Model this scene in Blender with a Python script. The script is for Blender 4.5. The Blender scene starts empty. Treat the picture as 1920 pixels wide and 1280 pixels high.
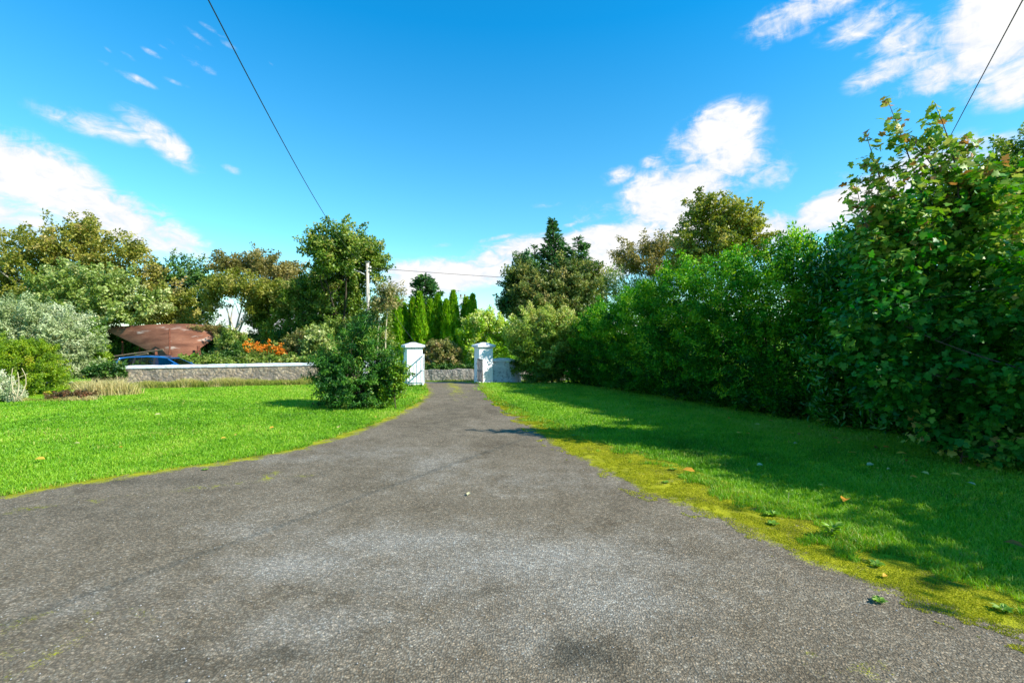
import bpy, math, random
import numpy as np
from mathutils import Vector
random.seed(4)
RNG = np.random.default_rng(11)
PI = math.pi
scene = bpy.context.scene
COL = scene.collection
CAMH, F = 2.2, 900.0            # eye height (m) and focal length in photo pixels

def at(px, py, Y):
    """point at distance Y that a 1920x1280 photo pixel looks at"""
    return np.array([(px - 960) / F * Y, Y, CAMH - (py - 640) / F * Y])

def gnd(Y):
    """the road and the land past the gate lie a little lower"""
    t = np.clip((np.asarray(Y, float) - 25.2) / 2.6, 0, 1)
    return -0.2 * t * t * (3 - 2 * t)

# ------------------------------------------------------------------ node helpers
def new_mat(name):
    m = bpy.data.materials.new(name); m.use_nodes = True
    nt = m.node_tree; nt.nodes.clear()
    out = nt.nodes.new('ShaderNodeOutputMaterial')
    return m, nt, out

def N(nt, typ, **kw):
    n = nt.nodes.new(typ)
    for k, v in kw.items():
        if k.startswith('i_'):
            key = k[2:].replace('_', ' ')
            n.inputs[key].default_value = v
        else:
            setattr(n, k, v)
    return n

def L(nt, a, b): nt.links.new(a, b)

def math_n(nt, op, a, b=None, clamp=False):
    n = nt.nodes.new('ShaderNodeMath'); n.operation = op; n.use_clamp = clamp
    for i, v in enumerate((a, b)):
        if v is None: continue
        if hasattr(v, 'is_linked'): nt.links.new(v, n.inputs[i])
        else: n.inputs[i].default_value = v
    return n.outputs[0]

def ramp(nt, fac, stops, interp='LINEAR'):
    r = nt.nodes.new('ShaderNodeValToRGB'); r.color_ramp.interpolation = interp
    el = r.color_ramp.elements
    while len(el) < len(stops): el.new(0.5)
    for e, (p, c) in zip(el, stops):
        e.position = p; e.color = (c[0], c[1], c[2], 1) if not isinstance(c, (int, float)) else (c, c, c, 1)
    nt.links.new(fac, r.inputs[0])
    return r.outputs[0]

def mixc(nt, fac, a, b):
    n = nt.nodes.new('ShaderNodeMix'); n.data_type = 'RGBA'
    for s, v in ((n.inputs[0], fac), (n.inputs[6], a), (n.inputs[7], b)):
        if hasattr(v, 'is_linked'): nt.links.new(v, s)
        else: s.default_value = v if isinstance(v, (int, float)) else (*v, 1) if len(v) == 3 else v
    return n.outputs[2]

def noise(nt, vec, scale, detail=4, rough=0.55, dist=0.0):
    n = N(nt, 'ShaderNodeTexNoise')
    n.inputs['Scale'].default_value = scale; n.inputs['Detail'].default_value = detail
    n.inputs['Roughness'].default_value = rough; n.inputs['Distortion'].default_value = dist
    nt.links.new(vec, n.inputs['Vector'])
    return n.outputs[0]

def principled(nt, out, col, rough=0.7, spec=0.3, metal=0.0, bump=None, bstr=0.3, bdist=0.02):
    b = N(nt, 'ShaderNodeBsdfPrincipled')
    if hasattr(col, 'is_linked'): nt.links.new(col, b.inputs['Base Color'])
    else: b.inputs['Base Color'].default_value = (*col, 1)
    if hasattr(rough, 'is_linked'): nt.links.new(rough, b.inputs['Roughness'])
    else: b.inputs['Roughness'].default_value = rough
    b.inputs['Specular IOR Level'].default_value = spec
    b.inputs['Metallic'].default_value = metal
    if bump is not None:
        bp = N(nt, 'ShaderNodeBump'); bp.inputs['Strength'].default_value = bstr; bp.inputs['Distance'].default_value = bdist
        nt.links.new(bump, bp.inputs['Height']); nt.links.new(bp.outputs[0], b.inputs['Normal'])
    if out is not None: nt.links.new(b.outputs[0], out.inputs[0])
    return b

def leaf_mat(name, stops, rough=0.45, spec=0.35, trans=0.3, tcol=1.25, gain=1.0):
    stops = [(p, tuple(min(c * gain, .8) for c in k)) for p, k in stops]
    """leaf colours by the leaf's own tint value; thin leaves let light through"""
    m, nt, out = new_mat(name)
    a = N(nt, 'ShaderNodeAttribute', attribute_name='tint')
    c = ramp(nt, a.outputs['Fac'], stops)
    b = principled(nt, None, c, rough, spec)
    t = N(nt, 'ShaderNodeBsdfTranslucent')
    hs = N(nt, 'ShaderNodeHueSaturation'); hs.inputs['Saturation'].default_value = 1.1; hs.inputs['Value'].default_value = tcol
    L(nt, c, hs.inputs['Color']); L(nt, hs.outputs[0], t.inputs[0])
    mx = N(nt, 'ShaderNodeMixShader'); mx.inputs[0].default_value = trans
    L(nt, b.outputs[0], mx.inputs[1]); L(nt, t.outputs[0], mx.inputs[2]); L(nt, mx.outputs[0], out.inputs[0])
    return m

def simple_mat(name, c1, c2, scale=6, rough=0.7, spec=0.3, metal=0.0, bstr=0.25, bdist=0.02, detail=6):
    m, nt, out = new_mat(name)
    tc = N(nt, 'ShaderNodeTexCoord')
    f = noise(nt, tc.outputs['Object'], scale, detail, 0.6)
    c = ramp(nt, f, [(0.3, c1), (0.7, c2)])
    principled(nt, out, c, rough, spec, metal, f, bstr, bdist)
    return m

# ------------------------------------------------------------------ object helpers
def tag(o, label=None, cat=None, group=None, kind=None):
    if label: o['label'] = label
    if cat: o['category'] = cat
    if group: o['group'] = group
    if kind: o['kind'] = kind
    return o

def thing(name, label, cat, loc, group=None):
    o = bpy.data.objects.new(name, None); COL.objects.link(o)
    o.location = [float(v) for v in loc]; o.empty_display_size = 0.2
    return tag(o, label, cat, group)

def np_mesh(name, V, Fa, mat, parent=None, origin=None, tint=None, smooth=False, extra=None):
    V = np.asarray(V, np.float32); Fa = np.asarray(Fa, np.int32)
    if origin is None: origin = tuple(parent.location) if parent is not None else (0, 0, 0)
    org = np.asarray(origin, np.float32)
    me = bpy.data.meshes.new(name)
    me.vertices.add(len(V)); me.vertices.foreach_set('co', (V - org).ravel())
    M, k = Fa.shape
    me.loops.add(M * k); me.loops.foreach_set('vertex_index', Fa.ravel())
    me.polygons.add(M); me.polygons.foreach_set('loop_start', np.arange(0, M * k, k, dtype=np.int32))
    if smooth: me.polygons.foreach_set('use_smooth', np.ones(M, bool))
    me.update(calc_edges=True)
    if tint is not None:
        at_ = me.attributes.new('tint', 'FLOAT', 'POINT'); at_.data.foreach_set('value', np.asarray(tint, np.float32))
    for k2, v2 in (extra or {}).items():
        at_ = me.attributes.new(k2, 'FLOAT', 'POINT'); at_.data.foreach_set('value', np.asarray(v2, np.float32))
    if mat: me.materials.append(mat)
    o = bpy.data.objects.new(name, me); COL.objects.link(o)
    if parent is not None: o.parent = parent
    else: o.location = [float(v) for v in origin]
    return o

class MB:
    """collects boxes, tubes and sheets for ONE mesh"""
    def __init__(s): s.v = []; s.f = []
    def add(s, vs, fs):
        n = len(s.v); s.v += [tuple(float(c) for c in p) for p in vs]; s.f += [tuple(i + n for i in f) for f in fs]
    def box(s, c, size, rz=0.0, taper=1.0):
        hx, hy, hz = size[0] / 2, size[1] / 2, size[2] / 2
        vs = []
        for z, t in ((-hz, 1.0), (hz, taper)):
            for x, y in ((-hx, -hy), (hx, -hy), (hx, hy), (-hx, hy)):
                x2, y2 = x * t, y * t
                vs.append((c[0] + x2 * math.cos(rz) - y2 * math.sin(rz), c[1] + x2 * math.sin(rz) + y2 * math.cos(rz), c[2] + z))
        s.add(vs, [(3, 2, 1, 0), (4, 5, 6, 7), (0, 1, 5, 4), (1, 2, 6, 5), (2, 3, 7, 6), (3, 0, 4, 7)])
    def tube(s, pts, rad, n=6, cap=True):
        pts = [np.asarray(p, float) for p in pts]
        if not hasattr(rad, '__len__'): rad = [rad] * len(pts)
        vs, fs = [], []
        for i, p in enumerate(pts):
            d = pts[min(i + 1, len(pts) - 1)] - pts[max(i - 1, 0)]
            d /= (np.linalg.norm(d) + 1e-9)
            up = np.array([0, 0, 1.0]) if abs(d[2]) < 0.9 else np.array([1.0, 0, 0])
            a = np.cross(d, up); a /= np.linalg.norm(a); b = np.cross(d, a)
            for k in range(n):
                th = 2 * PI * k / n
                vs.append(p + rad[i] * (math.cos(th) * a + math.sin(th) * b))
        for i in range(len(pts) - 1):
            for k in range(n):
                fs.append((i * n + k, i * n + (k + 1) % n, (i + 1) * n + (k + 1) % n, (i + 1) * n + k))
        if cap:
            fs.append(tuple(range(n))[::-1]); fs.append(tuple((len(pts) - 1) * n + k for k in range(n)))
        s.add(vs, fs)
    def build(s, name, mat, parent=None, origin=None, smooth=False, bevel=0):
        if origin is None: origin = tuple(parent.location) if parent is not None else (0, 0, 0)
        if parent is not None and parent.parent is not None and parent.type == 'MESH':
            origin = tuple(parent.parent.location)
        me = bpy.data.meshes.new(name)
        me.from_pydata([(x - origin[0], y - origin[1], z - origin[2]) for x, y, z in s.v], [], s.f)
        me.update()
        if smooth: me.polygons.foreach_set('use_smooth', np.ones(len(me.polygons), bool))
        me.materials.append(mat)
        o = bpy.data.objects.new(name, me); COL.objects.link(o)
        if parent is not None: o.parent = parent
        else: o.location = origin
        if bevel:
            b = o.modifiers.new('bevel', 'BEVEL'); b.width = bevel; b.segments = 2; b.limit_method = 'ANGLE'
        return o

def unit(a): return a / (np.linalg.norm(a, axis=-1, keepdims=True) + 1e-9)

TEMPL = {
    'leaf': (np.array([(0, 0, 0), (.42, -.5, .10), (1, 0, -.05), (.42, .5, .10)]), np.array([(0, 1, 2), (0, 2, 3)])),
    'long': (np.array([(0, 0, 0), (.3, -.5, .12), (.7, -.42, .08), (1, 0, -.12), (.7, .42, .08), (.3, .5, .12), (.5, 0, 0)]),
             np.array([(0, 1, 6), (1, 2, 6), (2, 3, 6), (3, 4, 6), (4, 5, 6), (5, 0, 6)])),
}
def _lobed():
    pts = [(0, 0), (-.06, -.22), (.10, -.46), (.26, -.30), (.45, -.56), (.58, -.47), (.62, -.24), (.82, -.22), (1.0, 0)]
    full = pts + [(x, -y) for x, y in pts[-2:0:-1]]
    V = [(x, y, 0.14 * abs(y) - 0.16 * x * x) for x, y in full] + [(.34, 0, 0)]
    n = len(full); c = n
    return np.array(V), np.array([(i, (i + 1) % n, c) for i in range(n)])
TEMPL['lobed'] = _lobed()

def leaves(P, axis, nrm, length, width, kind='leaf'):
    """one small leaf per point: axis along the leaf, nrm its face normal"""
    T, Fc = TEMPL[kind]
    axis = unit(axis); nrm = unit(nrm - axis * (nrm * axis).sum(1, keepdims=True)); side = np.cross(nrm, axis)
    length = np.broadcast_to(length, (len(P),)); width = np.broadcast_to(width, (len(P),))
    V = P[:, None, :] + axis[:, None, :] * (T[None, :, 0, None] * length[:, None, None]) \
        + side[:, None, :] * (T[None, :, 1, None] * width[:, None, None]) + nrm[:, None, :] * (T[None, :, 2, None] * length[:, None, None])
    K = len(T)
    Fa = Fc[None] + (np.arange(len(P)) * K)[:, None, None]
    return V.reshape(-1, 3), Fa.reshape(-1, 3), K

def px_blobs(lst, Y):
    """(px, py, rx, ry[, dY[, depth radius m]]) -> ellipsoids in metres"""
    out = []
    for b in lst:
        px, py, rx, ry = b[:4]; y = Y + (b[4] if len(b) > 4 else 0); s = y / F
        rd = b[5] if len(b) > 5 else rx * s * 0.85
        c = at(px, py, y); out.append((c[0], c[1], c[2], rx * s, rd, ry * s))
    return np.array(out, float)

def clump_centres(B, n, rng, shell=0.6, zlo=-0.75, inner=0.12, out=.12):
    w = (B[:, 3] * B[:, 4] + B[:, 3] * B[:, 5] + B[:, 4] * B[:, 5]); w = w / w.sum()
    res = []
    tot = 0
    while tot < n:
        m = n * 2
        i = rng.choice(len(B), m, p=w)
        z = rng.uniform(zlo, 1, m); th = rng.uniform(0, 2 * PI, m); r = np.sqrt(np.maximum(0, 1 - z * z))
        d = np.stack([r * np.cos(th), r * np.sin(th), z], 1)
        rad = shell + (1 - shell) * rng.random(m) ** 0.7
        rad = np.where(rng.random(m) < inner, rng.random(m) ** 0.5 * shell, rad)
        rad = np.where((rng.random(m) < out) & (z > -.2), rng.uniform(1.0, 1.22, m), rad)
        C = B[i, :3] + d * rad[:, None] * B[i, 3:]
        q = np.linalg.norm((C[:, None, :] - B[None, :, :3]) / B[None, :, 3:], axis=2)
        q[np.arange(m), i] = 9
        keep = (q.min(1) > 0.55) | (rng.random(m) < 0.12)
        keep &= C[:, 2] > gnd(C[:, 1]) + 0.05
        res.append(C[keep]); tot += keep.sum()
    C = np.concatenate(res); C = C[rng.permutation(len(C))[:n]]
    return C

def crown_mesh(B, nclump, lpc, cr, size, aspect, rng, shell=0.6, flat=0.65, zlo=-0.75, inner=0.12, up=0.5, kind='leaf',
               droop=0.0, wind=0.0, csd=0.22, lsd=0.12, tz=0.0, long=1.25, thin=.62, out=.12):
    C = clump_centres(B, nclump, rng, shell, zlo, inner, out)
    nc = len(C)
    scale = rng.uniform(0.6, 1.35, nc)
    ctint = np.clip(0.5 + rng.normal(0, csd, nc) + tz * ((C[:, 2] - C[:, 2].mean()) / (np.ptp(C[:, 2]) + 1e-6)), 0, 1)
    cnt = np.maximum(3, (lpc * scale ** 2).astype(int))
    idx = np.repeat(np.arange(nc), cnt); n = len(idx)
    own = B[np.argmin(np.linalg.norm((C[:, None, :] - B[None, :, :3]) / B[None, :, 3:], axis=2), axis=1), :3]
    sdir = unit(unit(C - own) + np.array([wind * .6, 0, .35 - droop]) + rng.normal(0, .45, (nc, 3)))   # each clump is a leafy spray pointing outward
    off = rng.normal(0, 1, (n, 3)); off = unit(off) * (rng.random(n)[:, None] ** 0.45)
    along = rng.uniform(-.75, 1.0, n)
    o3 = (off * np.array([1, 1, flat]) * (1.0 - .55 * np.maximum(along, 0))[:, None] * thin + sdir[idx] * (along * long)[:, None]) * (cr * scale[idx])[:, None]
    P = C[idx] + o3
    P[:, 2] = np.maximum(P[:, 2], gnd(P[:, 1]) + 0.03)
    cen = B[:, :3].mean(0)
    nr = unit(off) * 0.55 + np.array([0, 0, up]) + rng.normal(0, 0.45, (n, 3)) + unit(C - cen)[idx] * 0.25
    ax = rng.normal(0, 1, (n, 3)) + unit(off) * 0.8 + np.array([wind, 0, -droop])
    ln = size * rng.uniform(0.65, 1.3, n)
    V, Fa, K = leaves(P, ax, nr, ln, ln * aspect, kind)
    tint = np.clip(ctint[idx] + rng.normal(0, lsd, n), 0.01, 0.99)
    return V, Fa, np.repeat(tint, K), C

def bend(a, b, rng, sag=0.12, n=4):
    a = np.asarray(a, float); b = np.asarray(b, float); ln = np.linalg.norm(b - a)
    k = rng.normal(0, sag, 3) * ln; k[2] = abs(k[2]) * 0.6
    return [a + (b - a) * t + k * math.sin(PI * t) for t in np.linspace(0, 1, n)]

def limbs(base, C, rng, r0, nlimb=14, ntwig=50, fork=0.35, lean=(0, 0), nstem=1, mb=None):
    """tapered trunk (or several stems), limbs and twigs reaching into the clumps C"""
    mb = mb or MB()
    base = np.asarray(base, float)
    cen = C.mean(0); top = C[:, 2].max()
    stems = []
    for s in range(nstem):
        tgt = np.array([cen[0], cen[1], base[2] + (top - base[2]) * 0.8])
        st = base.copy()
        if nstem > 1:
            a = 2 * PI * s / nstem + rng.random()
            st = base + np.array([math.cos(a), math.sin(a), 0]) * r0 * 1.8
            sel = C[rng.integers(len(C))]
            tgt = np.array([sel[0] * .6 + cen[0] * .4, sel[1] * .6 + cen[1] * .4, base[2] + (top - base[2]) * rng.uniform(.6, .85)])
        pts = [base - np.array([0, 0, .15])] + bend(st, tgt, rng, 0.05, 17)
        rr = [r0 * (1 - 0.88 * (i / 17)) * (1.3 if i < 2 else 1) for i in range(18)]
        mb.tube(pts, rr, 8); stems.append((np.array(pts), rr))
    ends = []
    for i in range(nlimb):
        pts, rr = stems[rng.integers(len(stems))]
        c = C[rng.integers(len(C))]
        k = int(np.clip(rng.uniform(fork, 0.88), 0, .99) * 17)
        a = pts[k]
        if a[2] > c[2] + 1.0: k = max(1, int(fork * 17)); a = pts[k]
        b = bend(a, c, rng, 0.1, 10); r = max(rr[k] * 0.5, 0.012)
        mb.tube(b, [r * (1 - .85 * j / 9) for j in range(10)], 6, False); ends.append(b)
    for i in range(ntwig):
        b = ends[rng.integers(len(ends))]; a = b[rng.integers(3, 10)]
        near = C[np.argsort(((C - a) ** 2).sum(1))[:12]]
        c = near[rng.integers(min(2, len(near) - 1), len(near))]
        if np.linalg.norm(c - a) < .05: continue
        q = bend(a, c, rng, 0.1, 6)
        mb.tube(q, [r0 * .11, r0 * .09, r0 * .07, r0 * .06, r0 * .045, r0 * .03], 4, False)
    return mb

def tree(name, label, cat, Y, base_px, blobs, mat, bark, n=300, lpc=60, cr=0.6, size=0.28, aspect=0.6, r0=0.25, seed=1, group=None,
         crown='crown', stem='trunk', nlimb=16, ntwig=60, nstem=1, fork=0.3, **kw):
    rng = np.random.default_rng(seed)
    bx = (base_px - 960) / F * Y
    base = np.array([bx, Y, float(gnd(Y))])
    t = thing(name, label, cat, base, group)
    B = px_blobs(blobs, Y) if not isinstance(blobs, np.ndarray) else blobs
    if Y > 28: B[:, 3:] *= .90
    V, Fa, ti, C = crown_mesh(B, n, lpc, cr, size, aspect, rng, **kw)
    np_mesh(crown, V, Fa, mat, t, tint=ti)
    if stem:
        limbs(base, C, rng, r0, nlimb, ntwig, fork, nstem=nstem).build(stem, bark, t, smooth=True)
    return t

EXPO = 1.22          # the photograph is exposed for a bright airy look
SKYS = 0.10
SKYTINT, SKYMID, SKYLOW = (.04, .92, 1.24), (.50, 1.06, 1.07), (1.0, 1.14, .98)
CLOUDV = 4.4
GRASS = 1.0
# ================================================================== camera, sun, sky
cam = bpy.data.cameras.new('camera'); cam.sensor_width = 36; cam.lens = 36 * F / 1920; cam.clip_end = 8000; cam.clip_start = 0.05
co = bpy.data.objects.new('camera', cam); COL.objects.link(co); co.location = (0, 0, CAMH); co.rotation_euler = (PI / 2, 0, 0)
scene.camera = co
SUN_EL = math.radians(37.8); SUN_DIR = np.array([0.93, -0.37, 0]); SUN_DIR /= np.linalg.norm(SUN_DIR)
sv = Vector((SUN_DIR[0] * math.cos(SUN_EL), SUN_DIR[1] * math.cos(SUN_EL), math.sin(SUN_EL)))
sl = bpy.data.lights.new('sun', 'SUN'); sl.energy = 4.1; sl.angle = math.radians(0.5); sl.color = (1, .94, .83)
so = bpy.data.objects.new('sun', sl); COL.objects.link(so); so.location = (30, -12, 40); so.rotation_euler = sv.to_track_quat('Z', 'Y').to_euler()
scene.view_settings.view_transform = 'Standard'; scene.view_settings.look = 'None'; scene.view_settings.gamma = 1
scene.view_settings.exposure = EXPO
scene.cycles.max_bounces = 6; scene.cycles.diffuse_bounces = 3; scene.cycles.transmission_bounces = 4; scene.cycles.transparent_max_bounces = 6

w = bpy.data.worlds.new('World'); scene.world = w; w.use_nodes = True
nt = w.node_tree; nt.nodes.clear()
wo = N(nt, 'ShaderNodeOutputWorld'); bg = N(nt, 'ShaderNodeBackground'); L(nt, bg.outputs[0], wo.inputs[0])
bg.inputs['Strength'].default_value = SKYS
sky = N(nt, 'ShaderNodeTexSky', sky_type='NISHITA'); sky.sun_disc = False
sky.sun_elevation = SUN_EL; sky.sun_rotation = math.atan2(SUN_DIR[0], SUN_DIR[1]); sky.air_density = 1.0; sky.dust_density = 0.3; sky.ozone_density = 2.5
tc = N(nt, 'ShaderNodeTexCoord')
# clear, polarised-looking blue of a washed autumn day
sep = N(nt, 'ShaderNodeSeparateXYZ'); L(nt, tc.outputs['Generated'], sep.inputs[0])
tint = mixc(nt, 1.0, sky.outputs[0], ramp(nt, sep.outputs[2], [(0.0, SKYLOW), (.20, SKYMID), (.55, SKYTINT)])); tint.node.blend_type = 'MULTIPLY'
az = math_n(nt, 'MULTIPLY', math_n(nt, 'ARCTAN2', sep.outputs[0], sep.outputs[1]), 180 / PI)
el = math_n(nt, 'MULTIPLY', math_n(nt, 'ARCSINE', sep.outputs[2]), 180 / PI)
cmb = N(nt, 'ShaderNodeCombineXYZ'); L(nt, az, cmb.inputs[0]); L(nt, el, cmb.inputs[1])
# bearings (degrees) of each bank of cloud: photo px centre, px half sizes, tilt, density
CL = [(60, 330, 190, 62, -14, 1.0), (200, 400, 200, 50, -20, 1.0), (310, 450, 110, 30, -12, .9), (20, 420, 120, 60, 0, .85),
      (180, 235, 120, 24, -4, .5), (300, 260, 95, 26, -32, .58), (435, 318, 22, 8, -10, .35),
      (372, 68, 34, 6, -20, .34), (400, 58, 26, 6, -16, .34), (368, 120, 40, 8, -14, .36), (345, 108, 26, 5, -14, .3), (392, 132, 20, 8, -10, .36), (285, 100, 22, 6, -16, .34), (238, 104, 22, 5, -20, .3), (205, 95, 14, 4, -20, .28), (215, 130, 40, 6, -18, .32), (262, 150, 36, 7, -14, .36), (235, 142, 30, 6, -16, .32), (330, 155, 30, 5, -8, .26), (310, 92, 14, 4, -20, .28), (430, 85, 24, 6, -14, .28), (365, 88, 18, 5, -14, .3), (506, 120, 11, 5, -22, .36), (320, 78, 12, 4, -20, .26),
      (1335, 255, 85, 48, 18, .9), (1365, 290, 60, 60, 0, .75), (1240, 375, 75, 52, 6, 1.05), (1300, 350, 90, 46, 0, .95), (1160, 330, 34, 16, 8, .5), (1225, 305, 24, 14, 0, .55), (1460, 320, 46, 34, 0, .46), (1560, 330, 40, 24, 0, .40), (1400, 300, 60, 60, 0, .5), (1290, 410, 100, 40, 0, .9),
      (1560, 390, 150, 34, 14, 1.1), (1480, 425, 130, 34, 4, 1.1), (1660, 370, 100, 40, 12, 1.0), (1750, 330, 160, 50, 10, .8),
      (1870, 50, 170, 95, 10, 1.15), (1780, 130, 120, 34, 14, .85), (1660, 135, 80, 26, 10, .72), (1900, 160, 90, 40, 0, .7), (1520, 15, 120, 38, 6, .80), (1620, 45, 90, 34, 0, .60), (1700, 70, 90, 36, 8, .66), (1450, 60, 36, 16, 50, .38),
      (830, 520, 150, 30, 7, 1.1), (760, 512, 80, 22, 0, .9), (960, 478, 90, 22, 14, .95), (1100, 455, 190, 26, 5, 1.1), (1250, 445, 120, 26, 4, 1.0), (930, 447, 40, 5, 12, .45), (1050, 428, 55, 6, 17, .6), (1030, 383, 34, 7, 4, .38), (830, 460, 22, 5, 6, .3), (1110, 400, 60, 22, 8, .32), (1070, 500, 120, 30, 0, .9),
      (460, 600, 90, 30, 0, 1.0), (600, 590, 60, 30, 0, .7)]
acc = None
for px, py, rx, ry, rot, st in CL:
    d = np.array([(px - 960) / F, 1, (640 - py) / F]); hl = math.hypot(d[0], 1)
    a0 = math.degrees(math.atan2(d[0], 1)); e0 = math.degrees(math.atan2(d[2], hl))
    ka = math.degrees(1 / F) / (1 + d[0] ** 2); ke = math.degrees(1 / F) / hl / (1 + (d[2] / hl) ** 2)
    mp = N(nt, 'ShaderNodeMapping', vector_type='TEXTURE')
    mp.inputs['Location'].default_value = (a0, e0, 0); mp.inputs['Rotation'].default_value = (0, 0, math.radians(rot)); mp.inputs['Scale'].default_value = (rx * ka * 1.4, ry * ke * 1.5, 1)
    L(nt, cmb.outputs[0], mp.inputs[0])
    vl = N(nt, 'ShaderNodeVectorMath', operation='LENGTH'); L(nt, mp.outputs[0], vl.inputs[0])
    mr = N(nt, 'ShaderNodeMapRange', interpolation_type='SMOOTHSTEP'); mr.inputs['From Min'].default_value = 0.15; mr.inputs['From Max'].default_value = 1.15; mr.inputs['To Min'].default_value = st + ((.16 if px > 520 else .02) if st > .58 else .05); mr.inputs['To Max'].default_value = 0
    L(nt, vl.outputs['Value'], mr.inputs['Value'])
    acc = mr.outputs[0] if acc is None else math_n(nt, 'MAXIMUM', acc, mr.outputs[0])
n1 = noise(nt, tc.outputs['Generated'], 8.0, 10, 0.62, 0.5)
mp2 = N(nt, 'ShaderNodeMapping'); mp2.inputs['Scale'].default_value = (1, 1, 2.2); L(nt, tc.outputs['Generated'], mp2.inputs[0])
n2 = noise(nt, mp2.outputs[0], 30.0, 8, 0.62, 0.8)
nn = math_n(nt, 'ADD', math_n(nt, 'MULTIPLY', math_n(nt, 'SUBTRACT', n1, 0.50), 2.6), math_n(nt, 'MULTIPLY', math_n(nt, 'SUBTRACT', n2, 0.52), 1.25))
gate = math_n(nt, 'MULTIPLY', acc, 2.2, clamp=True)
den = math_n(nt, 'ADD', acc, math_n(nt, 'MULTIPLY', nn, gate))
alpha = N(nt, 'ShaderNodeMapRange', interpolation_type='SMOOTHSTEP'); alpha.inputs['From Min'].default_value = 0.12; alpha.inputs['From Max'].default_value = 1.0
L(nt, den, alpha.inputs['Value'])
shade = ramp(nt, math_n(nt, 'ADD', math_n(nt, 'MULTIPLY', den, 0.26), math_n(nt, 'MULTIPLY', math_n(nt, 'ADD', n1, n2), 0.30)), [(0.30, (.66, .76, .93)), (0.48, (.84, .89, .98)), (0.66, (1.06, 1.05, 1.04))])
cl = mixc(nt, 1.0, shade, (CLOUDV, CLOUDV, CLOUDV)); cl.node.blend_type = 'MULTIPLY'
skyc = mixc(nt, alpha.outputs[0], tint, cl)
L(nt, skyc, bg.inputs[0])

# ================================================================== ground and driveway
def XL(Y): return np.interp(Y, [3.0, 5.0, 5.8, 6.3, 6.83, 7.7, 8.6, 9.75, 11.3, 13.85, 17.2, 20.8, 24.0, 27, 40], [-40, -20, -14, -10, -7.28, -6.5, -5.36, -4.44, -3.89, -3.45, -3.35, -3.6, -4.4, -4.9, -5.5])
def XR(Y): return np.interp(Y, [0, 3.44, 3.96, 4.71, 5.74, 6.83, 7.76, 9.66, 12, 13.65, 17.2, 24.1, 27], [6.0, 3.67, 3.26, 2.83, 2.49, 1.82, 1.47, .86, .35, 0, -.67, -1.75, -2.2])
def XG(Y): return np.interp(Y, [0, 3.88, 4.7, 5.2, 6.1, 6.95, 8.25, 9.9, 12.4, 14.67, 17.2, 24.1, 27], [6.6, 4.14, 3.98, 3.71, 3.52, 3.16, 2.75, 2.09, 1.1, .25, -.5, -1.65, -2.1])

def lawn_base_mat():
    m, nt, out = new_mat('turf')
    tc = N(nt, 'ShaderNodeTexCoord')
    a = noise(nt, tc.outputs['Object'], 0.7, 5, 0.6); b = noise(nt, tc.outputs['Object'], 45, 4, 0.7)
    f = math_n(nt, 'ADD', math_n(nt, 'MULTIPLY', a, 0.5), math_n(nt, 'MULTIPLY', b, 0.5))
    c = ramp(nt, f, [(0.3, (.045, .11, .003)), (0.5, (.12, .26, .006)), (0.7, (.20, .35, .010))])
    principled(nt, out, c, 0.9, 0.1, 0, b, 0.6, 0.03)
    return m
M_turf = lawn_base_mat()
gx = np.concatenate([[-4000, -1200, -400, -150], np.linspace(-80, 80, 81), [150, 400, 1200, 4000]])
gy = np.concatenate([[-600, -100, -30], np.linspace(-10, 24, 18), np.linspace(25, 29, 17), np.linspace(31, 91, 21), [150, 400, 1200, 5000]])
X, Y = np.meshgrid(gx, gy); V = np.stack([X, Y, gnd(Y)], -1).reshape(-1, 3)
nx, ny = len(gx), len(gy)
I = (np.arange(ny - 1)[:, None] * nx + np.arange(nx - 1)[None]).ravel()
tag(np_mesh('ground', V, np.stack([I, I + 1, I + 1 + nx, I + nx], 1), M_turf, smooth=True), kind='structure')

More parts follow.
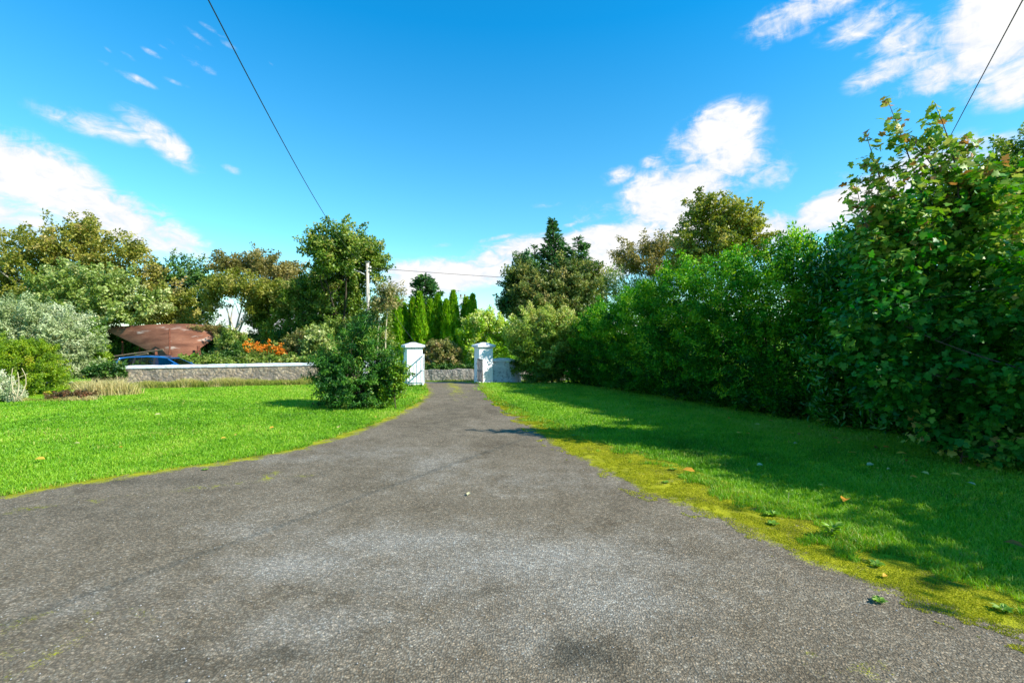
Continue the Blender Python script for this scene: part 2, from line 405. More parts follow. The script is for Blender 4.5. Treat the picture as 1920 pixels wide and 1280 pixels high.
def tarmac_mat():
    m, nt, out = new_mat('tarmac')
    tc = N(nt, 'ShaderNodeTexCoord'); P = tc.outputs['Object']
    big = noise(nt, P, 0.55, 5, 0.6, 0.4); mid = noise(nt, P, 2.3, 6, 0.65, 0.2); fine = noise(nt, P, 60, 5, 0.75)
    base = ramp(nt, math_n(nt, 'ADD', math_n(nt, 'MULTIPLY', big, .55), math_n(nt, 'MULTIPLY', mid, .45)),
                [(0.34, (.118, .096, .065)), (0.45, (.170, .141, .098)), (0.56, (.200, .168, .120)), (0.68, (.245, .212, .158))])
    # worn grey stone showing in patches where wheels turn
    wear = N(nt, 'ShaderNodeAttribute', attribute_name='wear')
    wf = math_n(nt, 'MULTIPLY', math_n(nt, 'ADD', wear.outputs['Fac'], math_n(nt, 'MULTIPLY', math_n(nt, 'SUBTRACT', mid, .5), 1.0)), 1.0, clamp=True)
    base = mixc(nt, math_n(nt, 'MULTIPLY', wf, math_n(nt, 'GREATER_THAN', wear.outputs['Fac'], 0.01)), base, (.300, .280, .236))
    damp = N(nt, 'ShaderNodeAttribute', attribute_name='damp')
    df = math_n(nt, 'SUBTRACT', damp.outputs['Fac'], math_n(nt, 'MULTIPLY', math_n(nt, 'SUBTRACT', mid, .4), 1.1), clamp=True)
    base = mixc(nt, math_n(nt, 'MULTIPLY', df, math_n(nt, 'GREATER_THAN', damp.outputs['Fac'], 0.01)), base, (.080, .074, .056))
    # stones in the binder
    vo = N(nt, 'ShaderNodeTexVoronoi', voronoi_dimensions='2D'); vo.inputs['Scale'].default_value = 54
    dn = N(nt, 'ShaderNodeTexNoise'); dn.inputs['Scale'].default_value = 26; dn.inputs['Detail'].default_value = 3; L(nt, P, dn.inputs['Vector'])
    ds = N(nt, 'ShaderNodeVectorMath', operation='SCALE'); ds.inputs['Scale'].default_value = .035; L(nt, dn.outputs['Color'], ds.inputs[0])
    dv = N(nt, 'ShaderNodeVectorMath', operation='ADD'); L(nt, P, dv.inputs[0]); L(nt, ds.outputs[0], dv.inputs[1]); L(nt, dv.outputs[0], vo.inputs['Vector'])
    vs = N(nt, 'ShaderNodeSeparateColor'); L(nt, vo.outputs['Color'], vs.inputs[0])
    stone = ramp(nt, vs.outputs[0], [(0, .34), (.4, .78), (.75, 1.15), (.93, 1.75), (1, 2.3)])
    gap = ramp(nt, vo.outputs['Distance'], [(.30, 1.0), (.62, .42)])
    sp = mixc(nt, 1.0, stone, gap); sp.node.blend_type = 'MULTIPLY'
    hue = mixc(nt, vs.outputs[1], (1.10, .98, .88), (.92, 1.0, 1.10))
    sp = mixc(nt, 1.0, sp, hue); sp.node.blend_type = 'MULTIPLY'
    c = mixc(nt, 1.0, base, sp); c.node.blend_type = 'MULTIPLY'
    c = mixc(nt, 0.36, c, base)
    # moss creeping in from the edges and along cracks
    ms = N(nt, 'ShaderNodeAttribute', attribute_name='moss')
    mn = math_n(nt, 'ADD', math_n(nt, 'MULTIPLY', math_n(nt, 'SUBTRACT', noise(nt, P, 2.6, 8, .72, .5), .5), 2.0), math_n(nt, 'MULTIPLY', math_n(nt, 'SUBTRACT', fine, .5), 1.3))
    mf = N(nt, 'ShaderNodeMapRange'); mf.inputs['From Min'].default_value = .42; mf.inputs['From Max'].default_value = .62
    L(nt, math_n(nt, 'ADD', ms.outputs['Fac'], math_n(nt, 'MULTIPLY', mn, math_n(nt, 'MULTIPLY', ms.outputs['Fac'], 5, clamp=True))), mf.inputs['Value'])
    mc = ramp(nt, math_n(nt, 'ADD', math_n(nt, 'MULTIPLY', noise(nt, P, 2.0, 5, .65), .6), math_n(nt, 'MULTIPLY', fine, .4)),
              [(.34, (.040, .036, .014)), (.43, (.13, .14, .010)), (.53, (.28, .285, .010)), (.63, (.36, .35, .016)), (.70, (.32, .24, .08))])
    c = mixc(nt, mf.outputs[0], c, mc)
    h = math_n(nt, 'ADD', math_n(nt, 'SUBTRACT', 1.0, vo.outputs['Distance']), math_n(nt, 'MULTIPLY', fine, .8))
    principled(nt, out, c, 0.92, 0.10, 0, h, 0.8, 0.010)
    return m
M_tar = tarmac_mat()
# the drive: one sheet, finer near the house
ys = np.concatenate([np.arange(-6, 2, .5), np.arange(2, 10, .08), np.arange(10, 25.6, .16)])
us = np.linspace(0, 1, 150)
rows = []
for y in ys:
    xl = max(XL(y) - 0.25, -22.0); xr = XG(y) + 0.35
    rows.append(np.stack([xl + (xr - xl) * us, np.full_like(us, y), np.full_like(us, 0)], -1))
V = np.array(rows); X, Y = V[..., 0], V[..., 1]
V[..., 2] = gnd(Y) + 0.008 + 0.006 * np.sin(X * 1.3 + Y * .4)
dl = X - XL(Y); sl_ = np.gradient(XL(ys), ys)[:, None]; dl = dl / np.sqrt(1 + sl_ ** 2)
dr = XR(Y) - X; gw = XG(Y) - XR(Y)
moss = np.clip(1 - dl / 0.46, 0, 1) * 0.70
mr_ = np.clip((X - XR(Y) + 0.03) / 0.45, 0, 1) * .80
moss = np.maximum(moss, mr_)
# middle of the lane greens over near the gate, and a crack line on the left
mid = XL(Y) * .5 + XR(Y) * .5
moss = np.maximum(moss, .50 * np.exp(-((X - mid - .1) / .55) ** 2) * np.clip((Y - 15.5) / 6, 0, 1))
crack = np.abs((X + 4.0) - (Y - 7.6) * 1.75) / 2.0
moss = np.maximum(moss, .33 * np.exp(-(crack / .22) ** 2) * ((Y > 5.2) & (Y < 8.0)))
moss = np.maximum(moss, .30 * np.exp(-(((X + 3.5) / 1.2) ** 2 + ((Y - 3.5) / .7) ** 2)))
moss = np.maximum(moss, .32 * np.exp(-(((X + 3.9) / .5) ** 2 + ((Y - 8.0) / .25) ** 2)))
moss = np.maximum(moss, .28 * np.exp(-(((X - 2.3) / .6) ** 2 + ((Y - 3.2) / .5) ** 2)))
def spots(lst):
    a = np.zeros_like(X)
    for px, py, rx, ry, s in lst:
        c0 = 1980 / (py - 640); x0 = (px - 960) / F * c0
        sx = rx / F * c0; sy = ry * c0 * c0 / 1980
        a = np.maximum(a, s * np.exp(-(((X - x0) / sx) ** 2 + ((Y - c0) / sy) ** 2)))
    return a
wear = spots([(560, 1060, 120, 30, .85), (760, 1015, 190, 26, .75), (1010, 1050, 240, 46, .8), (1130, 1110, 150, 64, .7), (800, 1080, 170, 40, .5), (600, 1170, 130, 50, .5), (470, 990, 90, 20, .35), (820, 870, 60, 26, .45), (700, 850, 90, 12, .3), (560, 860, 80, 8, .3), (950, 1180, 120, 40, .4), (180, 1130, 120, 30, .3), (1000, 900, 150, 18, .25)])
damp = spots([(1080, 1225, 75, 38, 1.0), (520, 1225, 80, 22, .65), (330, 1240, 90, 30, .55), (640, 1110, 150, 10, .35), (870, 1115, 120, 12, .45), (300, 905, 250, 14, .35), (850, 770, 60, 40, .35), (150, 960, 200, 20, .3)])
R_, Cc = X.shape
I = (np.arange(R_ - 1)[:, None] * Cc + np.arange(Cc - 1)[None]).ravel()
tag(np_mesh('driveway', V.reshape(-1, 3), np.stack([I, I + 1, I + 1 + Cc, I + Cc], 1), M_tar, smooth=True,
            extra=dict(moss=moss.ravel(), wear=wear.ravel(), damp=damp.ravel())), kind='structure')
# public road crossing outside the gate
M_road = simple_mat('road_tarmac', (.10, .10, .11), (.17, .17, .18), 30, .85, .2)
rx = np.linspace(-70, 70, 141); ry = np.linspace(25.5, 28.3, 8)
X, Y = np.meshgrid(rx, ry); Y = Y + 0.0 * X
V = np.stack([X, Y, gnd(Y) + 0.012], -1).reshape(-1, 3); I = (np.arange(7)[:, None] * 141 + np.arange(140)[None]).ravel()
tag(np_mesh('road', V, np.stack([I, I + 1, I + 142, I + 141], 1), M_road), kind='structure')

# ================================================================== grass
M_grass = leaf_mat('grass_blades', [(0, (.060, .165, .006)), (.35, (.150, .345, .014)), (.75, (.275, .455, .028)), (1, (.42, .40, .10))], .5, .3, .35)
M_dry = leaf_mat('dry_grass', [(0, (.14, .22, .02)), (.5, (.38, .36, .09)), (1, (.62, .52, .26))], .7, .15, .35)
M_mossb = leaf_mat('moss_fronds', [(0, (.09, .12, .006)), (.5, (.28, .31, .008)), (1, (.46, .42, .04))], .8, .1, .3)

def blades(P, h, wd, tint, lean=0.45, rng=RNG):
    n = len(P); th = rng.uniform(0, 2 * PI, n); sd = np.stack([np.cos(th), np.sin(th), 0 * th], 1)
    ph = rng.uniform(0, 2 * PI, n); dr = np.stack([np.cos(ph), np.sin(ph), 0 * ph], 1) * (rng.random(n) * lean)[:, None]
    up = np.array([0, 0, 1.0])
    a = P - sd * wd[:, None] / 2; b = P + sd * wd[:, None] / 2
    m1 = P + (up * .6 + dr * .45) * h[:, None]; tip = P + (up * .95 + dr * 1.3) * h[:, None]
    c = m1 + sd * wd[:, None] * .38; d = m1 - sd * wd[:, None] * .38
    V = np.stack([a, b, c, d, tip], 1).reshape(-1, 3)
    k = (np.arange(n) * 5)[:, None, None]
    Fa = (np.array([(0, 1, 2), (0, 2, 3), (3, 2, 4)])[None] + k).reshape(-1, 3)
    return V, Fa, np.repeat(tint, 5)

def value_noise(x, y, s, seed=0):
    r = np.random.default_rng(seed); G = r.random((64, 64))
    x = np.abs(x * s + 300); y = np.abs(y * s + 300); i = x.astype(int); j = y.astype(int); u = x - i; v = y - j
    u = u * u * (3 - 2 * u); v = v * v * (3 - 2 * v); g = lambda a, b: G[a % 64, b % 64]
    return (g(i, j) * (1 - u) + g(i + 1, j) * u) * (1 - v) + (g(i, j + 1) * (1 - u) + g(i + 1, j + 1) * u) * v

n = int(900000 * GRASS)
d = 3.2 * np.exp(RNG.random(n) * math.log(27 / 3.2)); th = RNG.uniform(-1.02, 1.02, n)
x = d * np.sin(th); y = d * np.cos(th)
ex = (value_noise(x, y, 2.1, 1) - .5) * .32 + (value_noise(x, y, 7, 2) - .5) * .2
left = (x < XL(y) - .02 + ex * .7) & (y < 24.6 + .1 * (x + 10)) & (y > 5)
right = (x > XG(y) - .16 + ex * 2.2) & (y < 26) & (x < 14)
ok = left | right
x, y, d = x[ok], y[ok], d[ok]
nz = .45 * value_noise(x, y, .55, 3) + .3 * value_noise(x, y, 2.6, 4) + .25 * value_noise(x, y * .35 + x * .1, 1.1, 6)
tuft = value_noise(x, y, 4.5, 5)
dist = np.clip(np.where(x < XL(y) + .5, XL(y) - x, x - XG(y)), 0, 3)
h = (.020 + .036 * RNG.random(len(x)) + .026 * tuft) * (1 + .5 * np.exp(-dist / .25) * (RNG.random(len(x)) > .6))
tint = np.clip(-.08 + 1.1 * nz + RNG.normal(0, .14, len(x)), 0, .88)
tint = np.where(RNG.random(len(x)) < .02 + .10 * (value_noise(x, y, 1.3, 7) > .74), RNG.uniform(.88, 1, len(x)), tint)
P = np.stack([x, y, gnd(y)], 1)
wd = .0055 * np.maximum(1, d / 5.0) * RNG.uniform(.7, 1.3, len(x))
V, Fa, ti = blades(P, h, wd, tint, .9)
tag(np_mesh('lawn_grass', V, Fa, M_grass, tint=ti), 'short bright green mown grass covering both lawns', 'grass', kind='stuff')

# moss fronds on the verge
n = int(150000 * GRASS)
y = 3.0 * np.exp(RNG.random(n) * math.log(23 / 3.0)); u = RNG.random(n)
x = XR(y) - .12 + (XG(y) + .3 - XR(y) + .12) * u
nn_ = value_noise(x, y, 3.3, 8) * .6 + value_noise(x, y, 11, 9) * .4
ok = nn_ > .46 - .28 * np.clip((x - XR(y)) / (XG(y) - XR(y) + .01), 0, 1) + .2 * (u < .2)
x, y, nn_ = x[ok], y[ok], nn_[ok]
V, Fa, ti = blades(np.stack([x, y, 0 * x + .008], 1), RNG.uniform(.006, .016, len(x)), .005 * np.maximum(1, y / 4.5), np.clip(nn_ + RNG.normal(0, .2, len(x)), 0, 1), 1.2)
tag(np_mesh('verge_moss', V, Fa, M_mossb, tint=ti), 'yellow green moss along the edge of the drive', 'moss', kind='stuff')

# tall unmown grass along the foot of the boundary wall and round the shrubs
def dry_strip(name, label, pts, n, hw, h0, seed, lo=0.1, kind='stuff'):
    r = np.random.default_rng(seed); pts = np.array(pts, float)
    seg = np.linalg.norm(np.diff(pts, axis=0), axis=1); cum = np.concatenate([[0], np.cumsum(seg)])
    s = r.random(n) * cum[-1]; x = np.interp(s, cum, pts[:, 0]) + r.normal(0, hw * .3, n); y = np.interp(s, cum, pts[:, 1]) + r.uniform(-hw, hw, n)
    cl_ = value_noise(x, y, 1.6, seed)
    h = h0 * (.35 + .9 * cl_) * r.uniform(.5, 1.15, n)
    V, Fa, ti = blades(np.stack([x, y, gnd(y)], 1), h, r.uniform(.012, .022, n), np.clip(lo + .9 * cl_ + r.normal(0, .2, n), 0, 1), .75, r)
    return tag(np_mesh(name, V, Fa, M_dry, tint=ti), label, 'grass', kind=kind)
dry_strip('tall_grass', 'long yellowing grass along the foot of the boundary wall', [(-20.5, 22.3), (-18.6, 22.7), (-14.5, 23.7), (-10.2, 24.7), (-8.3, 24.9)], 26000, .42, .42, 31, -.05)
dry_strip('verge_grass', 'pale green grass verge outside the gateway', [(-9, 28.7), (3, 28.7)], 6000, .35, .12, 33, -.35)

# loose chippings
M_chip = simple_mat('chippings', (.20, .19, .18), (.42, .41, .40), 14, .8, .3)
n = 1700
y = 2.9 * np.exp(RNG.random(n) * math.log(11 / 2.9)); x = RNG.uniform(-1.15, 1.0, n) * y
ok = (x > XL(y) + .1) & (x < XR(y) + .1); x, y = x[ok], y[ok]; r = RNG.uniform(.003, .0075, len(x)) * (1 + .8 * (RNG.random(len(x)) > .97))
O = np.array([(1, 0, 0), (-1, 0, 0), (0, 1, 0), (0, -1, 0), (0, 0, .8), (0, 0, -.5)], float); OF = np.array([(0, 2, 4), (2, 1, 4), (1, 3, 4), (3, 0, 4), (2, 0, 5), (1, 2, 5), (3, 1, 5), (0, 3, 5)])
V = np.stack([x, y, 0 * x + .014 + r * .3], 1)[:, None] + O[None] * (r[:, None, None] * RNG.uniform(.6, 1.4, (len(x), 6, 1)))
Fa = (OF[None] + (np.arange(len(x)) * 6)[:, None, None]).reshape(-1, 3)
tag(np_mesh('loose_stones', V.reshape(-1, 3), Fa, M_chip), 'small grey loose chippings scattered on the tarmac', 'gravel', kind='stuff')
# ================================================================== walls, piers, gates
def stone_mat(name, cols, scale=7, bstr=.8, stain=(.10, .09, .075)):
    m, nt, out = new_mat(name); tc = N(nt, 'ShaderNodeTexCoord'); P = tc.outputs['Object']
    wv = N(nt, 'ShaderNodeVectorMath', operation='ADD')
    nz = N(nt, 'ShaderNodeTexNoise'); nz.inputs['Scale'].default_value = 3; L(nt, P, nz.inputs['Vector'])
    sc = N(nt, 'ShaderNodeVectorMath', operation='SCALE'); sc.inputs['Scale'].default_value = .25; L(nt, nz.outputs['Color'], sc.inputs[0])
    L(nt, P, wv.inputs[0]); L(nt, sc.outputs[0], wv.inputs[1])
    vo = N(nt, 'ShaderNodeTexVoronoi'); vo.inputs['Scale'].default_value = scale; L(nt, wv.outputs[0], vo.inputs['Vector'])
    s = N(nt, 'ShaderNodeSeparateColor'); L(nt, vo.outputs['Color'], s.inputs[0])
    c = ramp(nt, s.outputs[0], [(i / (len(cols) - 1), k) for i, k in enumerate(cols)])
    c = mixc(nt, ramp(nt, noise(nt, P, 2.2, 6, .7), [(.48, 0.0), (.66, .75)]), c, stain)
    c = mixc(nt, ramp(nt, vo.outputs['Distance'], [(.35, 0.0), (.6, .7)]), c, (.17, .15, .13))
    h = math_n(nt, 'SUBTRACT', noise(nt, P, 26, 4, .6), math_n(nt, 'MULTIPLY', vo.outputs['Distance'], 1.2))
    principled(nt, out, c, .9, .2, 0, h, bstr, .04)
    return m
def paint_mat(name, c1, c2, dirt=(.22, .22, .20), lo=.56):
    m, nt, out = new_mat(name); tc = N(nt, 'ShaderNodeTexCoord'); P = tc.outputs['Object']
    c = ramp(nt, noise(nt, P, 3, 5, .6), [(.3, c1), (.7, c2)])
    c = mixc(nt, ramp(nt, noise(nt, P, 5.5, 8, .72), [(lo, 0.0), (lo + .14, .8)]), c, dirt)
    vo = N(nt, 'ShaderNodeTexVoronoi'); vo.inputs['Scale'].default_value = 4.5; L(nt, P, vo.inputs['Vector'])
    principled(nt, out, c, .8, .2, 0, math_n(nt, 'ADD', math_n(nt, 'MULTIPLY', vo.outputs['Distance'], -.8), noise(nt, P, 16, 6, .65)), .55, .03)
    return m
M_rubble = stone_mat('rubble_stone', [(.20, .150, .10), (.40, .31, .215), (.28, .215, .155), (.46, .375, .275)], 7)
M_rubble2 = stone_mat('old_rubble', [(.22, .20, .17), (.40, .36, .31), (.30, .27, .23), (.46, .42, .36)], 8, .9)
M_white = paint_mat('limewash', (.72, .73, .73), (.83, .83, .81), (.36, .37, .33), .55)
M_cap = paint_mat('weathered_cap', (.55, .57, .60), (.72, .73, .75), (.20, .20, .19), .50)
M_cope = paint_mat('painted_coping', (.54, .57, .61), (.68, .70, .73), (.28, .29, .29), .52)
M_gatew = paint_mat('worn_white_paint', (.62, .65, .70), (.74, .76, .79), (.30, .28, .26), .60)
M_gaterust = paint_mat('peeling_gate_paint', (.26, .25, .25), (.40, .39, .38), (.13, .07, .045), .46)
M_greyw = paint_mat('grey_limewash', (.48, .49, .49), (.64, .64, .63), (.17, .17, .16), .50)
M_iron = simple_mat('dark_iron', (.02, .02, .022), (.05, .045, .04), 30, .55, .4, .6)

def wall_run(mb, pts, z0, tops, th, seed=0, step=.35, rough=.015):
    """a wall following pts, its top following tops"""
    r = np.random.default_rng(seed); pts = np.array(pts, float)
    seg = np.linalg.norm(np.diff(pts, axis=0), axis=1); cum = np.concatenate([[0], np.cumsum(seg)])
    ss = np.linspace(0, cum[-1], max(2, int(cum[-1] / step)))
    px = np.interp(ss, cum, pts[:, 0]); py = np.interp(ss, cum, pts[:, 1]); tp = np.interp(ss, cum, tops)
    tx = np.gradient(px); ty = np.gradient(py); ln = np.hypot(tx, ty); nxv, nyv = -ty / ln, tx / ln
    vs, fs = [], []
    for i in range(len(ss)):
        j = r.normal(0, rough, 4)
        z = z0 if not callable(z0) else z0(py[i])
        for s, zz, jj in ((-1, z - .15, 0), (-1, tp[i] + j[2], j[0]), (1, tp[i] + j[3], j[1]), (1, z - .15, 0)):
            vs.append((px[i] + nxv[i] * s * (th / 2 + jj), py[i] + nyv[i] * s * (th / 2 + jj), zz))
    for i in range(len(ss) - 1):
        a, b = i * 4, (i + 1) * 4
        for k in range(4): fs.append((a + k, a + (k + 1) % 4, b + (k + 1) % 4, b + k)[::-1])
    fs.append((0, 1, 2, 3)); e = (len(ss) - 1) * 4; fs.append((e + 3, e + 2, e + 1, e))
    mb.add(vs, fs)

def cope_run(mb, pts, zs, th, hgt, seed, step=.35):
    """coping laid on top: a low slab, its base at zs"""
    r = np.random.default_rng(seed); pts = np.array(pts, float)
    seg = np.linalg.norm(np.diff(pts, axis=0), axis=1); cum = np.concatenate([[0], np.cumsum(seg)])
    ss = np.linspace(0, cum[-1], max(2, int(cum[-1] / step)))
    px = np.interp(ss, cum, pts[:, 0]); py = np.interp(ss, cum, pts[:, 1]); zz = np.interp(ss, cum, zs)
    tx = np.gradient(px); ty = np.gradient(py); ln = np.hypot(tx, ty); nxv, nyv = -ty / ln, tx / ln
    vs, fs = [], []
    for i in range(len(ss)):
        j = r.normal(0, .008, 3)
        for s, z in ((-1, 0), (-1, hgt * .75 + j[0]), (-.35, hgt + j[1]), (.35, hgt + j[1]), (1, hgt * .75 + j[2]), (1, 0)):
            vs.append((px[i] + nxv[i] * s * th / 2, py[i] + nyv[i] * s * th / 2, zz[i] + z))
    for i in range(len(ss) - 1):
        a, b = i * 6, (i + 1) * 6
        for k in range(6): fs.append((a + k, a + (k + 1) % 6, b + (k + 1) % 6, b + k)[::-1])
    fs.append(tuple(range(6))); fs.append(tuple((len(ss) - 1) * 6 + k for k in range(5, -1, -1)))
    mb.add(vs, fs)

t = thing('boundary_wall', 'long low grey rubble wall with a white painted coping behind the left lawn', 'wall', (-14.5, 24.3, 0))
pts = [(-19.9, 23.0), (-19.3, 23.15), (-18.75, 23.3), (-10.4, 25.25), (-8.3, 25.6)]
m = MB(); wall_run(m, pts, 0, [.30, .55, .87, .93, .96], .42, 1); m.build('wall_body', M_rubble, t)
m = MB(); cope_run(m, pts[2:], [.885, .95, .975], .50, .14, 2); m.build('coping', M_cope, t)

PL = np.array([-5.06, 24.55]); PR = np.array([-1.55, 26.1]); GA = math.atan2(PR[1] - PL[1], PR[0] - PL[0])
def wing(name, label, pts, tops, seed):
    t = thing(name, label, 'wall', (pts[0][0], pts[0][1], 0))
    m = MB(); wall_run(m, pts, lambda y: float(gnd(y)), tops, .34, seed, .2); m.build('wall_body', M_white if seed == 5 else M_greyw, t)
    m = MB(); cope_run(m, pts, [z + .012 for z in tops], .44, .17, seed + 1, .2); m.build('coping', M_cope, t)
wing('wing_wall', 'white wing wall between the left gate pier and the rubble wall, behind the dark bush', [(-8.05, 25.66), (-7.2, 25.75), (-6.3, 25.4), (-5.5, 24.72)], [1.0, 1.0, 1.0, 1.02], 5)
wing('wing_wall', 'short white wing wall curving off the right gate pier, dappled with shade', [(-1.13, 26.28), (-.6, 26.45), (-.1, 26.6), (.22, 26.9), (.34, 27.5)], [1.1, 1.1, 1.08, .92, .8], 7)

def pier(label, p, base_z):
    t = thing('gate_pier', label, 'gate pier', (p[0], p[1], base_z), 'pair of gate piers')
    hs = 1.86
    m = MB(); m.box((p[0], p[1], base_z + hs / 2 - .1), (.80, .80, hs + .2), GA); sh = m.build('shaft', M_white, t, bevel=.025)
    m = MB(); z = base_z + hs
    m.box((p[0], p[1], z + .022), (.90, .90, .04), GA); m.box((p[0], p[1], z + .10), (1.02, 1.02, .11), GA)
    m.box((p[0], p[1], z + .225), (.98, .98, .135), GA, .22)
    m.build('cap', M_cap, t, bevel=.012)
pier('tall white gate pier on the left of the gateway, half hidden by the dark bush', PL, 0.0)
pier('tall white gate pier on the right of the gateway, with leaf shade on its face', PR, float(gnd(26.1)) + .05)

def gate_leaf(label, hinge, dirv, ln, hgt, mat, boards, z0):
    dirv = np.array(dirv, float); dirv /= np.linalg.norm(dirv); rz = math.atan2(dirv[1], dirv[0])
    t = thing('gate', label, 'gate', (hinge[0], hinge[1], z0), 'open gates at the drive entrance')
    at2 = lambda s, z: (hinge[0] + dirv[0] * s, hinge[1] + dirv[1] * s, z0 + z)
    m = MB()
    for s in (.03, ln - .03): m.box(at2(s, hgt / 2 + .08), (.06, .045, hgt), rz)
    for z in (.10, hgt * .55, hgt + .05): m.box(at2(ln / 2, z), (ln - .12, .04, .06), rz)
    m.build('frame', mat, t)
    nb = max(4, int(ln / (.14 if boards else .16)))
    for i in range(nb):
        s = .09 + (ln - .18) * (i + .5) / nb
        q = MB(); q.box(at2(s, hgt / 2 + .075), ((ln - .18) / nb * .82 if boards else .022, .018, hgt - .09), rz); q.build('board' if boards else 'bar', mat, t)
    q = MB(); q.tube([np.array(at2(.06, .14)) + np.array([.03, 0, 0]), np.array(at2(ln - .06, hgt)) + np.array([.03, 0, 0])], .02, 6); q.build('brace', mat, t)
    for z in (.3, hgt - .2):
        q = MB(); q.box(at2(-.03, z), (.07, .06, .10), rz); q.build('hinge', M_iron, t)
ca, sa = math.cos(GA), math.sin(GA)
hl = PL + np.array([ca * .47 + sa * .40, sa * .47 - ca * .40]); hr = PR - np.array([ca * .47 - sa * .36, sa * .47 + ca * .36])
gate_leaf('white painted bar gate swung open against the left pier', hl, (.14, -1), 1.35, 1.45, M_gatew, False, .03)
gate_leaf('weathered grey boarded gate swung open against the right pier', hr, (.32, -1), 1.1, 1.18, M_gaterust, True, float(gnd(25.6)) + .05)

t = thing('roadside_wall', 'old rubble field wall across the road, seen through the gateway', 'wall', (-4, 29.6, -.2))
m = MB(); wall_run(m, [(-13, 29.2), (-6, 29.5), (-1, 29.7), (6, 30)], -.2, [.42, .46, .50, .52], .45, 9, .25, .03); m.build('wall_body', M_rubble2, t)

# ================================================================== pole, lamp and wires
M_pole = simple_mat('grey_timber', (.34, .30, .25), (.54, .49, .43), 18, .8, .2)
M_galv = simple_mat('galvanised_steel', (.24, .26, .26), (.36, .38, .38), 20, .5, .4, .5)
M_wire = simple_mat('black_cable', (.012, .012, .014), (.02, .02, .022), 5, .5, .4)
PX, PY = at(689, 640, 35)[0], 35.0; PT = at(689, 492, 35)[2]; zg = float(gnd(PY))
t = thing('utility_pole', 'pale weathered wooden pole carrying a lamp and the overhead wires', 'pole', (PX, PY, zg))
m = MB(); m.tube([(PX + .12, PY, zg - .3), (PX + .03, PY, zg + 4), (PX, PY, PT)], [.165, .145, .12], 12); m.build('pole_shaft', M_pole, t, smooth=True)
m = MB(); m.box((PX, PY, PT + .03), (.30, .30, .06)); m.build('pole_cap', M_galv, t)
m = MB(); m.tube([(PX - .1, PY, PT - .95), (PX - .45, PY - .1, PT - .75), (PX - .85, PY - .2, PT - .62)], .05, 8); m.build('lamp_arm', M_galv, t, smooth=True)
m = MB(); m.tube([(PX - .72, PY - .18, PT - .66), (PX - .95, PY - .24, PT - .56), (PX - 1.25, PY - .3, PT - .5), (PX - 1.42, PY - .34, PT - .48)], [.07, .15, .13, .05], 10); ln_ = m.build('lamp_head', M_galv, t, smooth=True)
for k in (-.35, -.6):
    m = MB(); m.tube([(PX + .16, PY - .08, PT + k), (PX + .27, PY - .12, PT + k)], [.045, .06], 8); m.build('insulator', M_white, t)

def wire(label, pts, r, name='overhead_wire', group='overhead wires'):
    """smooth curve through three or more points"""
    pts = np.array(pts, float); tt = np.linspace(0, 1, len(pts)); s = np.linspace(0, 1, 60)
    d = np.concatenate([[0], np.cumsum(np.linalg.norm(np.diff(pts, axis=0), axis=1))]); d /= d[-1]
    co = [np.polyfit(d, pts[:, k], min(2, len(pts) - 1)) for k in range(3)]
    C = np.stack([np.polyval(c, s) for c in co], 1); c0 = C[0]
    m = MB(); m.tube(C, r, 6); o = m.build(name, M_wire, None, origin=tuple(c0))
    return tag(o, label, 'wire', group)
fx = lambda y: -3 + (PX + .1 + 3) / PY * y
wire('black service wire swooping overhead from the house to the lamp pole', [(fx(-3), -3, 8.75), (fx(7.3), 7.3, 7.37), (fx(10.3), 10.3, 6.98), (fx(18.4), 18.4, 6.53), (fx(PY), PY, PT - .35)], .0105)
wire('thin wire running right from the lamp pole towards the tall conifers', [(PX + .25, PY, PT - .45), tuple(at(800, 508, 36.5)), tuple(at(950, 522, 39)), tuple(at(1085, 528, 42))], .017)
wire('faint wire running left from the lamp pole above the rusty roof', [(PX - .15, PY, PT - .5), tuple(at(540, 525, 36)), tuple(at(380, 532, 37)), tuple(at(150, 520, 38))], .013)
wire('thin black wire overhead above the sycamore on the right', [(.2, -2, 5.08), (5.29, 5, 5.76), (8.3, 9, 6.15), (21, 26, 7.9)], .007)
wire('taut stay wire slanting from the lamp pole down past the left gate pier', [(PX + .1, PY, PT - .9), tuple(at(770, 632, 32.3)), tuple(at(838, 708, 29.15))], .016, 'stay_wire', None)

# ================================================================== parked estate car
M_blue = new_mat('blue_car_paint')
m_, nt_, out_ = M_blue; b_ = principled(nt_, out_, (.016, .13, .38), .28, .5, .25); b_.inputs['Coat Weight'].default_value = .8; b_.inputs['Coat Roughness'].default_value = .05; M_blue = m_
def glass_mat():
    m, nt, out = new_mat('car_glass'); g = N(nt, 'ShaderNodeBsdfGlossy'); g.inputs['Roughness'].default_value = .03; g.inputs['Color'].default_value = (.9, .95, 1, 1)
    tr = N(nt, 'ShaderNodeBsdfTransparent'); tr.inputs[0].default_value = (.35, .42, .42, 1); fr = N(nt, 'ShaderNodeFresnel'); fr.inputs[0].default_value = 2.0
    mx = N(nt, 'ShaderNodeMixShader'); L(nt, fr.outputs[0], mx.inputs[0]); L(nt, tr.outputs[0], mx.inputs[1]); L(nt, g.outputs[0], mx.inputs[2]); L(nt, mx.outputs[0], out.inputs[0]); return m
M_glass = glass_mat()
M_tyre = simple_mat('tyre_rubber', (.015, .015, .016), (.03, .03, .03), 40, .8, .3); M_rim = simple_mat('alloy', (.45, .46, .47), (.6, .6, .6), 8, .3, .5, .8)
M_trim = simple_mat('black_trim', (.015, .015, .016), (.03, .03, .032), 20, .5, .4); M_seat = simple_mat('seat_cloth', (.06, .06, .065), (.10, .10, .10), 30, .9, .1)
M_red = simple_mat('tail_lens', (.35, .01, .01), (.45, .02, .02), 10, .2, .5); M_lens = simple_mat('head_lens', (.6, .62, .65), (.75, .76, .78), 10, .12, .6)
